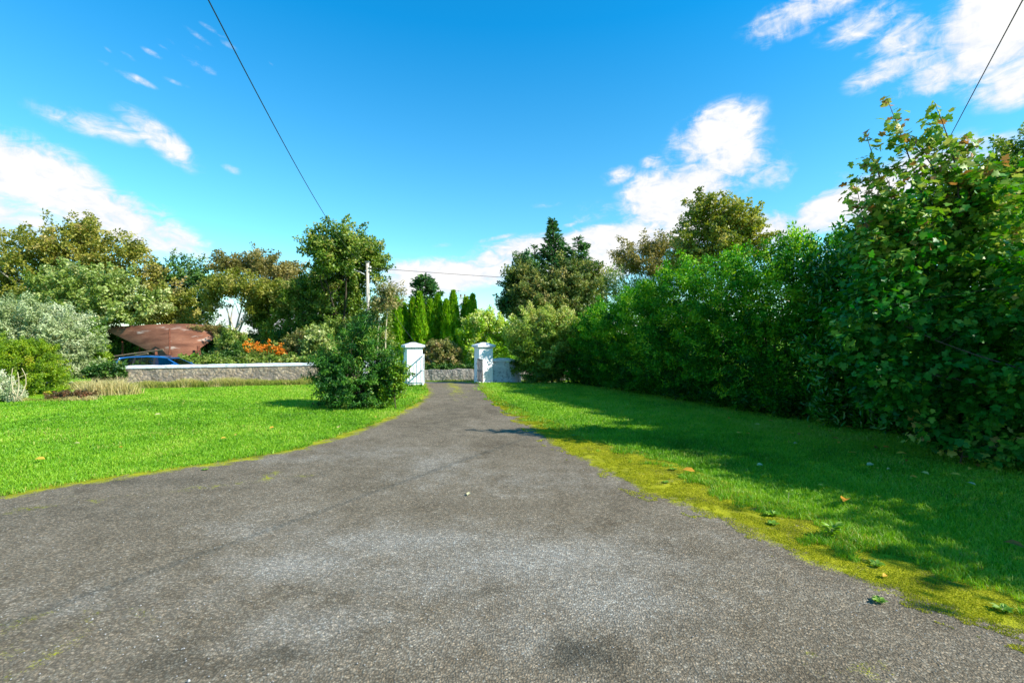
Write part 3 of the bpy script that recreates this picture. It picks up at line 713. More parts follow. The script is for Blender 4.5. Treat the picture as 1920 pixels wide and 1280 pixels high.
CX, CY = -19.6, 27.0; CZ = float(gnd(CY)) + .02; CR = math.radians(9)
def cw(x, y, z): return (CX + x * math.cos(CR) - y * math.sin(CR), CY + x * math.sin(CR) + y * math.cos(CR), CZ + z)
t = thing('parked_car', 'dark blue estate car parked behind the low wall in front of the rusty roof', 'car', (CX, CY, CZ))
# x: -2.3 tail .. 2.3 nose ; section = (x, half width low, z belt, half width belt, z roof, half width roof)
low = [(-2.3, .72, .45, .62), (-2.22, .84, .30, .98), (-1.6, .89, .24, 1.02), (-.6, .90, .20, 1.00), (.4, .90, .20, .98), (1.0, .90, .22, .97), (1.6, .88, .24, .90), (2.1, .80, .28, .80), (2.3, .62, .36, .62)]
vs, fs = [], []
for x, hw, zb, zt in low:
    for y, z in ((-hw * .92, zb), (-hw, zb + (zt - zb) * .45), (-hw * .95, zt - .03), (-hw * .82, zt), (hw * .82, zt), (hw * .95, zt - .03), (hw, zb + (zt - zb) * .45), (hw * .92, zb)): vs.append(cw(x, y, z))
for i in range(len(low) - 1):
    for k in range(8): fs.append((i * 8 + k, (i + 1) * 8 + k, (i + 1) * 8 + (k + 1) % 8, i * 8 + (k + 1) % 8)[::-1])
fs.append(tuple(range(8))); fs.append(tuple((len(low) - 1) * 8 + k for k in range(7, -1, -1)))
m = MB(); m.add(vs, fs); m.build('body', M_blue, t, smooth=True)
roof = [(-1.95, 1.44, .52), (-1.4, 1.50, .58), (-.5, 1.53, .60), (.2, 1.49, .59), (.55, 1.42, .57)]
m = MB(); vs, fs = [], []
for x, z, hw in roof:
    for y, dz in ((-hw - .03, -.06), (-hw, -.01), (-hw * .6, .02), (hw * .6, .02), (hw, -.01), (hw + .03, -.06), (hw * .5, -.05), (-hw * .5, -.05)): vs.append(cw(x, y, z + dz))
for i in range(len(roof) - 1):
    for k in range(8): fs.append((i * 8 + k, (i + 1) * 8 + k, (i + 1) * 8 + (k + 1) % 8, i * 8 + (k + 1) % 8)[::-1])
fs.append(tuple(range(8))); fs.append(tuple((len(roof) - 1) * 8 + k for k in range(7, -1, -1)))
m.add(vs, fs); m.build('roof', M_blue, t, smooth=True)
for sd in (-1, 1):
    zr = lambda x: np.interp(x, [r[0] for r in roof], [r[1] for r in roof]) - .06
    hr_ = lambda x: np.interp(x, [r[0] for r in roof], [r[2] for r in roof]) + .03
    for nm, a, b, c, d in (('pillar', -2.22, -2.08, -1.95, -1.80), ('pillar', -1.22, -1.12, -1.14, -1.06), ('pillar', -.14, -.02, -.18, -.08), ('pillar', 1.18, 1.30, .50, .60)):
        q = MB(); q.add([cw(a, sd * .80, .97), cw(b, sd * .80, .97), cw(d, sd * hr_(d), zr(d)), cw(c, sd * hr_(c), zr(c)), cw(a, sd * .74, .97), cw(b, sd * .74, .97), cw(d, sd * (hr_(d) - .05), zr(d)), cw(c, sd * (hr_(c) - .05), zr(c))],
                        [(0, 1, 2, 3), (4, 7, 6, 5), (0, 4, 5, 1), (1, 5, 6, 2), (2, 6, 7, 3), (3, 7, 4, 0)]); q.build(nm, M_blue if a > 1 or a < -2 else M_trim, t)
    for a, b, c, d in ((-2.08, -1.22, -1.80, -1.14), (-1.12, -.14, -1.06, -.18), (-.02, 1.18, -.08, .50)):
        q = MB(); y0, y1 = sd * .785, None
        q.add([cw(a, sd * .785, .985), cw(b, sd * .785, .985), cw(d, sd * (hr_(d) - .015), zr(d)), cw(c, sd * (hr_(c) - .015), zr(c))], [(0, 1, 2, 3)]); q.build('side_window', M_glass, t)
    q = MB(); q.tube([cw(-1.85, sd * .5, 1.475), cw(-1.2, sd * .52, 1.56), cw(-.4, sd * .54, 1.585), cw(.1, sd * .54, 1.545)], .016, 6); q.build('roof_rail', M_trim, t)
    q = MB(); q.box(cw(.95, sd * .96, 1.05), (.14, .20, .14), CR); q.build('wing_mirror', M_blue, t, bevel=.04)
    for x in (-1.4, 1.38):
        q = MB(); q.tube([cw(x, sd * .70, .30), cw(x, sd * .72, .32), cw(x, sd * .915, .32), cw(x, sd * .92, .32)], [.29, .32, .32, .27], 20); wv = q.build('wheel', M_tyre, t)
        q = MB(); q.tube([cw(x, sd * .90, .32), cw(x, sd * .935, .32)], [.21, .19], 16); q.build('rim', M_rim, wv)
    q = MB(); q.box(cw(-2.26, sd * .66, .88), (.12, .18, .22), CR); q.build('tail_light', M_red, t, bevel=.03)
    q = MB(); q.box(cw(2.17, sd * .60, .68), (.16, .30, .13), CR); q.build('headlight', M_lens, t, bevel=.03)
    q = MB(); q.box(cw(.1, sd * .36, .9), (.16, .44, .7), CR); q.build('seat', M_seat, t, bevel=.05)
q = MB(); q.add([cw(1.26, -.76, .975), cw(1.26, .76, .975), cw(.57, .55, 1.38), cw(.57, -.55, 1.38)], [(0, 1, 2, 3)]); q.build('windscreen', M_glass, t)
q = MB(); q.add([cw(-2.2, .74, .985), cw(-2.2, -.74, .985), cw(-1.96, -.5, 1.39), cw(-1.96, .5, 1.39)], [(0, 1, 2, 3)]); q.build('rear_window', M_glass, t)

# ================================================================== collapsed hay barn
def rust_mat():
    m, nt, out = new_mat('rusted_corrugated_iron'); tc = N(nt, 'ShaderNodeTexCoord'); P = tc.outputs['Object']
    mp = N(nt, 'ShaderNodeMapping'); mp.inputs['Rotation'].default_value = (0, .62, 0); mp.inputs['Scale'].default_value = (.5, .5, 2.4); L(nt, P, mp.inputs[0])
    c = ramp(nt, noise(nt, mp.outputs[0], 1.1, 7, .65), [(.3, (.075, .027, .014)), (.5, (.165, .066, .036)), (.7, (.235, .104, .060))])
    c = mixc(nt, ramp(nt, noise(nt, mp.outputs[0], .75, 6, .66, .4), [(.585, 0.0), (.66, .75)]), c, (.42, .34, .28))
    c = mixc(nt, ramp(nt, noise(nt, P, 7, 5, .7), [(.56, 0.0), (.7, .55)]), c, (.10, .04, .03))
    wv = N(nt, 'ShaderNodeTexWave', bands_direction='X'); wv.inputs['Scale'].default_value = 4.0; L(nt, P, wv.inputs['Vector'])
    principled(nt, out, c, .8, .25, 0, wv.outputs[0], .25, .02)
    return m
M_rust = rust_mat(); M_rustb = simple_mat('rusty_steel', (.10, .032, .02), (.19, .07, .042), 9, .85, .2)
M_oldwood = simple_mat('rotten_timber', (.09, .065, .045), (.20, .15, .11), 9, .9, .15)
YB = 34.0
t = thing('hay_barn', 'collapsed hay barn with a sagging curved roof of rusty iron sheets', 'barn', (at(310, 640, YB)[0], YB, -.2))
def sheet(name, fn, nu, nv, th, mat):
    vs, fs = [], []
    for o in (0, th):
        for i in range(nu + 1):
            for j in range(nv + 1):
                p = fn(i / nu, j / nv); vs.append((p[0], p[1] + o, p[2]))
    A = (nu + 1) * (nv + 1); q = lambda i, j: i * (nv + 1) + j
    for i in range(nu):
        for j in range(nv):
            a, b, c, d = q(i, j), q(i + 1, j), q(i + 1, j + 1), q(i, j + 1); fs.append((a, d, c, b)); fs.append((A + a, A + b, A + c, A + d))
    for i in range(nu):
        fs.append((q(i, 0), q(i + 1, 0), A + q(i + 1, 0), A + q(i, 0))); fs.append((q(i + 1, nv), q(i, nv), A + q(i, nv), A + q(i + 1, nv)))
    for j in range(nv):
        fs.append((q(0, j + 1), q(0, j), A + q(0, j), A + q(0, j + 1))); fs.append((q(nu, j), q(nu, j + 1), A + q(nu, j + 1), A + q(nu, j)))
    m = MB(); m.add(vs, fs); return m.build(name, mat, t, smooth=True)
def barn(u, v):
    tx = np.interp(u, [0, .2, .45, .62, .85, 1], [193, 240, 300, 340, 395, 424]); ty = np.interp(u, [0, .1, .2, .45, .62, .85, 1], [617, 613, 610.5, 607.5, 607, 611, 620])
    bx = 312 + 24 * u; by = 674 + 5 * u
    px = tx + (bx - tx) * v; py = ty + (by - ty) * v - 7 * math.sin(PI * v) * (1 - abs(2 * u - 1)) ** 1.0
    dy = YB + 2.2 * (1 - v) ** 1.6 + 1.3 * (2 * u - 1) ** 2 * (1 - v)
    return at(px, py, dy)
sheet('roof_sheet', barn, 90, 16, .03, M_rust)
def barn_back(u, v):
    px = 250 + 185 * u; a = barn(min(.99, .24 + .74 * u), 0); p = at(px, 0, a[1])
    return np.array([a[0] + .2 * v, a[1] + .05 + 3.0 * v, a[2] + .12 * math.sin(PI * v) - .5 * v * v - .02])
sheet('rear_roof_sheet', barn_back, 40, 6, .03, M_rust)
def post(px, y0, y1, Y, w, name='post', lean=0):
    a = at(px, y1, Y); b = at(px + lean, y0, Y); m = MB(); m.tube([a, b], w, 4); m.build(name, M_rustb, t)
post(318, 616, 690, 33.9, .07); post(295, 654, 690, 33.5, .10, lean=-3); post(372, 648, 690, 34.6, .11); post(380, 648, 690, 35.4, .06, lean=-7); post(366, 690, 652, 35, .05, lean=6)
post(230, 640, 690, 37.5, .08); post(262, 640, 690, 38, .07); post(405, 630, 690, 37, .08)
t2 = thing('lean_to', 'dark low lean-to roof half hidden behind the scrub right of the collapsed barn', 'shed', (at(450, 640, 39)[0], 39, -.2))
m = MB(); c = at(445, 640, 39)
m.add([(c[0] - 2, 39, 2.1), (c[0] + 2.2, 39, 2.1), (c[0] + 2.2, 41.5, 2.85), (c[0] - 2, 41.5, 2.85), (c[0] - 2, 39, 2.04), (c[0] + 2.2, 39, 2.04), (c[0] + 2.2, 41.5, 2.79), (c[0] - 2, 41.5, 2.79)], [(0, 1, 2, 3), (7, 6, 5, 4), (0, 4, 5, 1), (1, 5, 6, 2), (2, 6, 7, 3), (3, 7, 4, 0)])
m.build('roof', simple_mat('purplish_iron', (.10, .055, .055), (.16, .09, .085), 5, .8), t2)
m = MB(); m.box((c[0], 41.3, 1.2), (4.0, .12, 2.9)); m.build('back_wall', M_rustb, t2)
for dx in (-1.8, 1.9):
    m = MB(); m.box((c[0] + dx, 39.15, .9), (.14, .14, 2.25)); m.build('post', M_rustb, t2)
for k, (px, py, ln2, ang) in enumerate([(258, 661, 3.2, .15), (246, 668, 2.4, -.1)]):
    c = at(px, py, 32); m = MB(); m.tube([c - np.array([ln2 / 2, 0, .25]), c + np.array([ln2 / 2, ang, .2])], .06, 6)
    o = m.build('fallen_beam', M_oldwood, None, origin=tuple(c)); tag(o, ['longer pale rotten beam lying behind the blue car', 'shorter pale rotten beam lying behind the blue car'][k], 'beam', 'fallen beams')

# ================================================================== house far behind the thuja row
M_roofs = simple_mat('slate', (.10, .10, .115), (.17, .165, .175), 12, .7); M_render = paint_mat('white_render', (.74, .75, .78), (.80, .80, .81), (.6, .6, .6), .7)
HY = 66.0; hx = at(866, 600, HY)[0]
t = thing('house', 'white gabled house with twin chimney pots peeping between the conifers', 'house', (hx, HY, -.2))
ridge = at(862, 569, HY)[2]; eav = ridge - 3.0
m = MB(); m.add([(hx - 3.2, HY, -.4), (hx + 3.2, HY, -.4), (hx + 3.2, HY, eav), (hx, HY, ridge), (hx - 3.2, HY, eav), (hx - 3.2, HY + 9, -.4), (hx + 3.2, HY + 9, -.4), (hx + 3.2, HY + 9, eav), (hx, HY + 9, ridge), (hx - 3.2, HY + 9, eav)],
       [(0, 1, 2, 3, 4), (9, 8, 7, 6, 5), (0, 5, 6, 1), (1, 6, 7, 2), (4, 9, 5, 0)]); m.build('wall', M_render, t)
m = MB()
for s in (-1, 1):
    m.add([(hx, HY - .2, ridge + .12), (hx + s * 3.5, HY - .2, eav - .16), (hx + s * 3.5, HY + 9.2, eav - .16), (hx, HY + 9.2, ridge + .12), (hx, HY - .2, ridge + .02), (hx + s * 3.5, HY - .2, eav - .26), (hx + s * 3.5, HY + 9.2, eav - .26), (hx, HY + 9.2, ridge + .02)],
          [(0, 1, 2, 3), (7, 6, 5, 4), (0, 4, 5, 1), (1, 5, 6, 2), (2, 6, 7, 3), (3, 7, 4, 0)])
rf = m.build('roof', M_roofs, t)
m = MB(); m.box((hx + .1, HY + .55, ridge + .35), (1.0, .7, .9)); m.box((hx + .1, HY + .55, ridge + .84), (1.12, .82, .10)); ch = m.build('chimney', M_render, rf)
for dx in (-.2, .35):
    m = MB(); m.tube([(hx + dx, HY + .55, ridge + .88), (hx + dx, HY + .55, ridge + 1.35)], [.13, .11], 8); m.build('chimney_pot', simple_mat('clay_pot', (.16, .09, .07), (.22, .13, .10), 9), t)
m = MB(); m.tube([(hx - .55, HY + .5, ridge - .1), (hx - .55, HY + .5, ridge + 1.9)], .025, 5); m.tube([(hx - .85, HY + .5, ridge + 1.8), (hx - .2, HY + .5, ridge + 1.8)], .02, 5); m.build('aerial', M_galv, t)
m = MB(); m.box((hx - .3, HY - .02, eav + .9), (.7, .10, .8)); fr_ = m.build('window', M_white, t)
m = MB(); m.box((hx - .3, HY - .08, eav + .9), (.54, .04, .64)); m.build('pane', M_trim, fr_)
# ================================================================== trees, hedges and shrubs
M_bark = simple_mat('grey_bark', (.16, .13, .09), (.32, .28, .21), 14, .9, .15, 0, .6)
M_barkd = simple_mat('dark_bark', (.045, .035, .025), (.10, .08, .055), 14, .9, .15, 0, .6)
M_barkp = simple_mat('pale_bark', (.36, .30, .18), (.54, .47, .30), 14, .85, .15, 0, .4)
M_olive = leaf_mat('olive_leaves', [(0, (.075, .105, .008)), (.4, (.23, .24, .028)), (.75, (.39, .35, .07)), (1, (.46, .35, .13))], trans=0.4)
M_pale = leaf_mat('pale_sycamore_leaves', [(0, (.09, .15, .016)), (.45, (.25, .33, .06)), (.8, (.44, .50, .17)), (1, (.55, .54, .26))], .4, .5, trans=0.35)
M_silver = leaf_mat('silver_leaves', [(0, (.12, .18, .04)), (.4, (.30, .37, .14)), (.8, (.47, .52, .29)), (1, (.58, .60, .40))], .5, .4)
M_dome = leaf_mat('dome_leaves', [(0, (.065, .14, .004)), (.5, (.17, .29, .007)), (.85, (.30, .39, .010)), (1, (.45, .36, .03))])
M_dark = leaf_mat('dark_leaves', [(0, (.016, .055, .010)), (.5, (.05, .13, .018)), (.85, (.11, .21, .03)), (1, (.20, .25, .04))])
M_brown = leaf_mat('autumn_leaves', [(0, (.095, .095, .018)), (.4, (.21, .19, .045)), (.75, (.34, .27, .085)), (1, (.40, .36, .14))], trans=0.4)
M_gold = leaf_mat('gold_leaves', [(0, (.085, .115, .010)), (.4, (.22, .25, .03)), (.75, (.36, .35, .06)), (1, (.44, .38, .12))], trans=0.4)
M_ivy = leaf_mat('ivy_leaves', [(0, (.035, .085, .008)), (.4, (.11, .20, .018)), (.75, (.23, .31, .04)), (1, (.38, .35, .09))], trans=0.35)
M_thuja = leaf_mat('thuja_sprays', [(0, (.045, .15, .003)), (.5, (.15, .34, .006)), (.85, (.27, .47, .012)), (1, (.38, .40, .05))], trans=0.35)
M_cyp = leaf_mat('cypress_sprays', [(0, (.015, .055, .018)), (.5, (.05, .14, .04)), (.85, (.11, .23, .06)), (1, (.20, .29, .07))])
M_laurelb = leaf_mat('bright_laurel_leaves', [(0, (.09, .24, .004)), (.4, (.28, .48, .008)), (.75, (.52, .60, .06)), (1, (.70, .72, .26))], .3, .6)
M_russet = leaf_mat('russet_leaves', [(0, (.075, .10, .018)), (.4, (.20, .22, .05)), (.7, (.34, .28, .10)), (1, (.46, .34, .15))], trans=0.35)
M_mixed = leaf_mat('mixed_scrub_leaves', [(0, (.055, .11, .010)), (.45, (.16, .25, .03)), (.8, (.32, .37, .08)), (1, (.44, .37, .12))], trans=0.35)
M_privet = leaf_mat('privet_leaves', [(0, (.05, .12, .008)), (.45, (.18, .30, .03)), (.8, (.38, .46, .08)), (1, (.50, .46, .15))], trans=.35)
M_conmix = leaf_mat('mixed_conifer_leaves', [(0, (.05, .095, .016)), (.4, (.15, .20, .045)), (.75, (.30, .30, .08)), (1, (.42, .34, .13))], trans=.42)
M_lime = leaf_mat('lime_leaves', [(0, (.05, .12, .004)), (.5, (.13, .27, .006)), (1, (.30, .36, .03))])
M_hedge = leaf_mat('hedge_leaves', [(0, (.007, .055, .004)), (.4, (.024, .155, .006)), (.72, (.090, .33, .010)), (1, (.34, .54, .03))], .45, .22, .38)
M_laurel = leaf_mat('laurel_leaves', [(0, (.010, .08, .006)), (.5, (.03, .19, .010)), (.9, (.09, .31, .016)), (1, (.30, .37, .07))], .28, .55, .3)
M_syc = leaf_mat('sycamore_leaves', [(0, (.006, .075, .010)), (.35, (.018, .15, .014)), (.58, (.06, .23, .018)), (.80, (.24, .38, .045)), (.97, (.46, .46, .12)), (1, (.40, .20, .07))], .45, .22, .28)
M_fir = leaf_mat('fir_sprays', [(0, (.008, .050, .010)), (.5, (.036, .14, .012)), (.85, (.12, .27, .025)), (1, (.30, .38, .05))], .45, .3, .25)
M_orange = leaf_mat('orange_flowers', [(0, (.55, .12, .008)), (.5, (.75, .22, .01)), (1, (.80, .34, .03))])
M_white_fl = leaf_mat('white_flowers', [(0, (.20, .30, .08)), (.45, (.42, .48, .26)), (1, (.80, .76, .58))])
M_litter = leaf_mat('dead_leaves', [(0, (.20, .07, .015)), (.35, (.50, .24, .02)), (.7, (.56, .42, .06)), (1, (.50, .48, .30))], .55, .3, .15)

BT = 'big trees on the left'
# --- the left skyline
tree('tree', 'broad olive gold tree, the tallest crown at the far left', 'tree', 44, 130,
     [(45, 490, 62, 62), (110, 470, 78, 60), (175, 470, 75, 55), (235, 505, 60, 48), (285, 545, 48, 45), (10, 545, 55, 60), (140, 540, 110, 60), (220, 570, 70, 40), (-50, 520, 60, 80)], M_olive, M_bark,
     n=527, lpc=92, cr=.85, size=0.252, r0=.45, seed=21, group=BT, nlimb=26, ntwig=150, fork=.2, wind=.6, shell=.7)
tree('tree', 'pale leafy sycamore bowed over the rusty barn roof', 'tree', 37.5, 170,
     [(120, 545, 60, 45), (190, 545, 70, 42), (245, 570, 58, 40), (150, 590, 70, 40), (210, 590, 62, 24), (95, 590, 50, 45), (285, 592, 34, 20)], M_pale, M_bark,
     n=323, lpc=99, cr=.62, size=0.207, aspect=.75, r0=.25, seed=22, group=BT, nlimb=22, ntwig=90, wind=.7)
m = MB(); rg = np.random.default_rng(5)     # dead limb reaching out of the pale sycamore
tree('tree', 'dark green tree between the gold tree and the brown flat-topped tree', 'tree', 46, 345,
     [(345, 515, 42, 36), (375, 560, 34, 40), (335, 575, 40, 42), (305, 540, 30, 35), (355, 615, 45, 30), (385, 530, 22, 22)], M_dark, M_barkd,
     n=221, lpc=96, cr=.75, size=0.222, r0=.3, seed=23, group=BT, nlimb=14, ntwig=60)
tree('tree', 'yellow green bushy tree leaning over the barn roof, right of the pale sycamore', 'tree', 40, 330,
     [(300, 590, 50, 24), (345, 600, 40, 16), (260, 590, 40, 22), (320, 560, 36, 26)], M_gold, M_bark, n=144, lpc=96, cr=.6, size=0.192, r0=.2, seed=24, group=BT, ntwig=30)
tree('tree', 'brown flat-topped autumn tree with layered crown and sky showing below it', 'tree', 42, 480,
     [(440, 500, 42, 24), (490, 505, 56, 30), (540, 535, 50, 34), (575, 560, 34, 40), (520, 570, 50, 34)], M_brown, M_bark,
     n=255, lpc=88, cr=.7, size=0.215, r0=.28, seed=25, group=BT, nlimb=20, ntwig=100, zlo=-.5, wind=.7)
tree('tree', 'gold brown tree with bare forked pale trunks in front of a gap of sky', 'tree', 38, 428,
     [(405, 545, 32, 26), (445, 540, 46, 22), (490, 555, 34, 30), (398, 575, 18, 18), (472, 580, 16, 14)], M_gold, M_barkp,
     n=161, lpc=88, cr=.55, size=0.185, r0=.17, seed=26, group=BT, nlimb=9, ntwig=22, nstem=4, fork=.6, zlo=-.4, wind=.6)
tree('tree', 'ivy covered tree trunk standing right of the gap of sky', 'tree', 40, 492,
     [(490, 620, 24, 50), (497, 575, 28, 36), (485, 660, 24, 40)], M_ivy, M_barkd, n=144, lpc=96, cr=.5, size=0.178, r0=.25, seed=27, group=BT)
tree('tree', 'tangled green tree with grey limbs just left of the tall ivy clad tree', 'tree', 38, 560,
     [(550, 600, 42, 50), (585, 570, 36, 50), (530, 640, 40, 34), (600, 630, 44, 44), (560, 545, 30, 26)], M_ivy, M_bark,
     n=280, lpc=96, cr=.6, size=0.192, r0=.22, seed=28, group=BT, nlimb=18, ntwig=80, wind=.5)
tree('tree', 'tall ivy clad tree with rounded top rising behind the lamp pole', 'tree', 37, 640,
     [(640, 455, 50, 34, -4), (615, 485, 42, 36, -4), (670, 480, 44, 34), (705, 490, 24, 26), (640, 520, 46, 44), (640, 580, 44, 50), (645, 630, 48, 40), (610, 550, 32, 40), (668, 545, 26, 40), (598, 460, 20, 20, -4), (712, 520, 14, 12)], M_ivy, M_barkd,
     n=476, lpc=92, cr=.6, size=0.192, aspect=.7, r0=.32, seed=29, group=BT, nlimb=22, ntwig=110, shell=.65, tz=.15)
tree('shrub', 'rough undergrowth below the lamp pole, olive and brown', 'shrub', 33, 640,
     [(600, 650, 44, 34), (650, 640, 44, 40), (690, 655, 34, 40), (712, 650, 20, 36), (560, 665, 40, 24), (700, 600, 14, 40), (724, 608, 9, 24)], M_mixed, M_barkd, n=330, lpc=96, cr=.5, size=0.163, r0=.1, seed=30, stem='stem', crown='foliage', nlimb=14, ntwig=40)
for k, (bx_, tx_, ty_, lab) in enumerate([(709, 718, 560, 'left of two bare pale sapling stems between the pole and the gate pier'), (724, 730, 555, 'right of two bare pale sapling stems between the pole and the gate pier')]):
    Yk = 31.5; t = thing('sapling', lab, 'sapling', (at(bx_, 640, Yk)[0], Yk, -.2), 'pale saplings')
    rg = np.random.default_rng(60 + k); b = at(bx_, 700, Yk); b[2] = -.2; e = at(tx_, ty_, Yk)
    q = MB(); st = bend(b, e, rg, .03, 6); q.tube(st, [.06, .055, .045, .035, .025, .012], 6)
    C = np.array([e + rg.normal(0, .35, 3) * [1, 1, 1.6] - [0, 0, .3] for _ in range(26)])
    for c in C[:12]: q.tube([st[4], (st[4] + c) / 2 + [0, 0, .1], c], [.018, .012, .006], 4, False)
    q.build('stem', M_barkp, t, smooth=True)
    B = np.array([[e[0], e[1], e[2] - .2, .7, .7, 1.1]])
    V, Fa, ti, _ = crown_mesh(B, 40, 26, .32, .17, .6, rg, .4); np_mesh('foliage', V, Fa, M_russet, t, tint=ti)

# --- behind the boundary wall
SH = 'scrub behind the boundary wall'
tree('shrub', 'scrub with yellowing leaves round the foot of the bare forked trunks', 'shrub', 33, 425, [(432, 648, 22, 22), (450, 660, 22, 20)], M_mixed, M_barkd, n=150, lpc=96, cr=.42, size=0.148, r0=.06, seed=31, group=SH, stem='stem', crown='foliage', ntwig=20)
tree('shrub', 'dark green bush directly left of the orange flowers', 'shrub', 32, 448, [(447, 670, 22, 18), (420, 676, 40, 10)], M_dark, M_barkd, n=100, lpc=96, cr=.38, size=0.133, r0=.05, seed=32, group=SH, stem='stem', crown='foliage', ntwig=14)
tree('shrub', 'russet and pale green shrubs right of the orange flowers', 'shrub', 32, 570, [(565, 655, 30, 26), (545, 675, 30, 12), (600, 668, 30, 18), (585, 640, 20, 22)], M_russet, M_barkd, n=170, lpc=96, cr=.4, size=0.141, r0=.05, seed=33, group=SH, stem='stem', crown='foliage', ntwig=20)
tree('shrub', 'pale green elder bush in front of the tall ivy clad tree', 'shrub', 31, 590, [(600, 630, 18, 18), (585, 650, 20, 16), (612, 655, 14, 16)], M_pale, M_barkd, n=70, lpc=96, cr=.4, size=0.148, aspect=.7, r0=.05, seed=34, group=SH, stem='stem', crown='foliage', ntwig=14)
tree('shrub', 'low green bramble bank along the back of the boundary wall', 'shrub', 30, 480, [(380, 680, 40, 8), (450, 682, 50, 8), (520, 678, 50, 10), (580, 678, 40, 10), (640, 684, 40, 16)], M_mixed, M_barkd, n=190, lpc=96, cr=.36, size=0.162, r0=.04, seed=35, group=SH, stem='stem', crown='foliage', ntwig=10)
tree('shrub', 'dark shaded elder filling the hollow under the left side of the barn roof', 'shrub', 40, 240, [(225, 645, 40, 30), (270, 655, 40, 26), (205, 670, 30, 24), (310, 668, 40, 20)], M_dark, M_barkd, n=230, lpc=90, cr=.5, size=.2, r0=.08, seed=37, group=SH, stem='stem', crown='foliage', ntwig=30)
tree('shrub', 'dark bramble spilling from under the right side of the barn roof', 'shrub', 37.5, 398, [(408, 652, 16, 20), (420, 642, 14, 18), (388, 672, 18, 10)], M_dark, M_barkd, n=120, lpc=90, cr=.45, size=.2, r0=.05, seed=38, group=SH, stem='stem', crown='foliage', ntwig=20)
tree('creeper', 'dead brown creeper sprawling over the right end of the collapsed roof', 'creeper', 34.6, 395, [(376, 616, 24, 5, 1.6, .4), (402, 618, 18, 6, 1.9, .4), (414, 628, 10, 9, 1.6, .4)], M_brown, M_barkd, n=70, lpc=50, cr=.22, size=.14, aspect=.3, r0=.03, seed=39, stem=None, crown='foliage', out=.03)
t = tree('montbretia', 'clump of bright orange flowers behind the boundary wall', 'flower clump', 31, 495, [(495, 672, 42, 14)], M_mixed, M_bark, n=60, lpc=50, cr=.34, size=.34, aspect=.14, kind='leaf', stem=None, crown='foliage', seed=36)
rg = np.random.default_rng(8); Pf = []
for _ in range(62):
    c = at(rg.uniform(460, 535), 0, 31); tt = (c[0] - at(460, 0, 31)[0]) / 2.6
    z = at(0, 648 + 12 * tt + rg.normal(0, 5.5), 30.6)[2]
    n_ = 13; dd = np.array([rg.uniform(.6, 1), rg.normal(0, .3), rg.uniform(-.1, .35)])
    Pf.append(np.array([c[0], 30.6 + rg.normal(0, .25), z]) + np.linspace(0, .38, n_)[:, None] * dd + rg.normal(0, .03, (n_, 3)))
Pf = np.concatenate(Pf); V, Fa, K = leaves(Pf, rg.normal(0, 1, (len(Pf), 3)) + [0, -.3, .5], rg.normal(0, 1, (len(Pf), 3)), .11, .08)
np_mesh('flower', V, Fa, M_orange, t, tint=np.repeat(rg.random(len(Pf)), K))

# --- the shrubs at the left edge of the lawn
tree('shrub', 'big silvery grey leaved shrub at the left edge', 'shrub', 23.6, 110,
     [(60, 612, 62, 42), (115, 626, 52, 44), (20, 618, 50, 48), (138, 655, 42, 40), (90, 660, 60, 42), (158, 690, 24, 20), (40, 585, 36, 24), (-40, 630, 60, 60)], M_silver, M_bark,
     n=560, lpc=99, cr=.36, size=0.119, aspect=.42, r0=.08, seed=41, nlimb=30, ntwig=120, nstem=5, stem='stem', crown='foliage', wind=.3, up=.35)
tree('shrub', 'bright green upright shrub between the silvery shrub and the barn', 'shrub', 25.5, 178, [(178, 650, 14, 42), (168, 690, 18, 22), (184, 680, 11, 26)], M_lime, M_barkd, n=110, lpc=96, cr=.3, size=0.114, r0=.04, seed=42, stem='stem', crown='foliage', ntwig=12)
tree('shrub', 'clipped looking yellow green dome shaped bush at the left edge', 'bush', 20, 40,
     [(40, 700, 66, 58), (85, 718, 30, 36), (5, 690, 50, 50), (60, 670, 34, 26), (-30, 700, 50, 60)], M_dome, M_barkd,
     n=620, lpc=102, cr=.2, size=0.0712, aspect=.4, r0=.06, seed=43, nlimb=10, ntwig=20, shell=.85, stem='stem', crown='foliage', csd=.16)
tree('shrub', 'small white flowered shrub in front of the yellow green dome bush', 'shrub', 17.6, 10, [(8, 735, 24, 20), (28, 742, 12, 12), (-15, 730, 25, 30)], M_white_fl, M_barkd, n=150, lpc=88, cr=.15, size=0.0522, aspect=.6, r0=.025, seed=44, stem='stem', crown='foliage', ntwig=20)
tree('ivy', 'dark ivy heaped over the left end of the boundary wall', 'ivy', 23.2, 215, [(212, 695, 24, 12, -.1, .45), (195, 702, 22, 12, 0, .5)], M_dark, M_barkd, n=150, lpc=56, cr=.2, size=.10, aspect=.85, r0=.03, seed=45, stem='stem', crown='foliage', ntwig=10)
dry_strip('straw_grass', 'tall straw coloured grass beside the dome bush', [(-17.3, 19.3), (-16.2, 19.7), (-15.6, 20)], 1500, .3, .75, 46, .35)
dry_strip('rough_grass', 'rough yellow green grass below the dome bush', [(-19.5, 17.6), (-17, 17.8), (-15.6, 18.0)], 2600, .2, .16, 47, .0)
tree('bramble', 'low brown and red bramble row at the left edge of the lawn', 'bramble', 18.2, 130,
     [(105, 750, 16, 9, 0, .3), (130, 747, 16, 7, 0, .3), (155, 747, 18, 9, 0, .3), (80, 755, 14, 8, 0, .3)], leaf_mat('bramble_leaves', [(0, (.05, .05, .012)), (.4, (.12, .09, .03)), (.7, (.20, .07, .03)), (1, (.24, .15, .07))]), M_barkd,
     n=120, lpc=52, cr=.15, size=.07, r0=.02, seed=48, stem='stem', crown='foliage', ntwig=16, csd=.3)
q = MB(); rg = np.random.default_rng(9); b = at(28, 748, 17.2); b[2] = 0
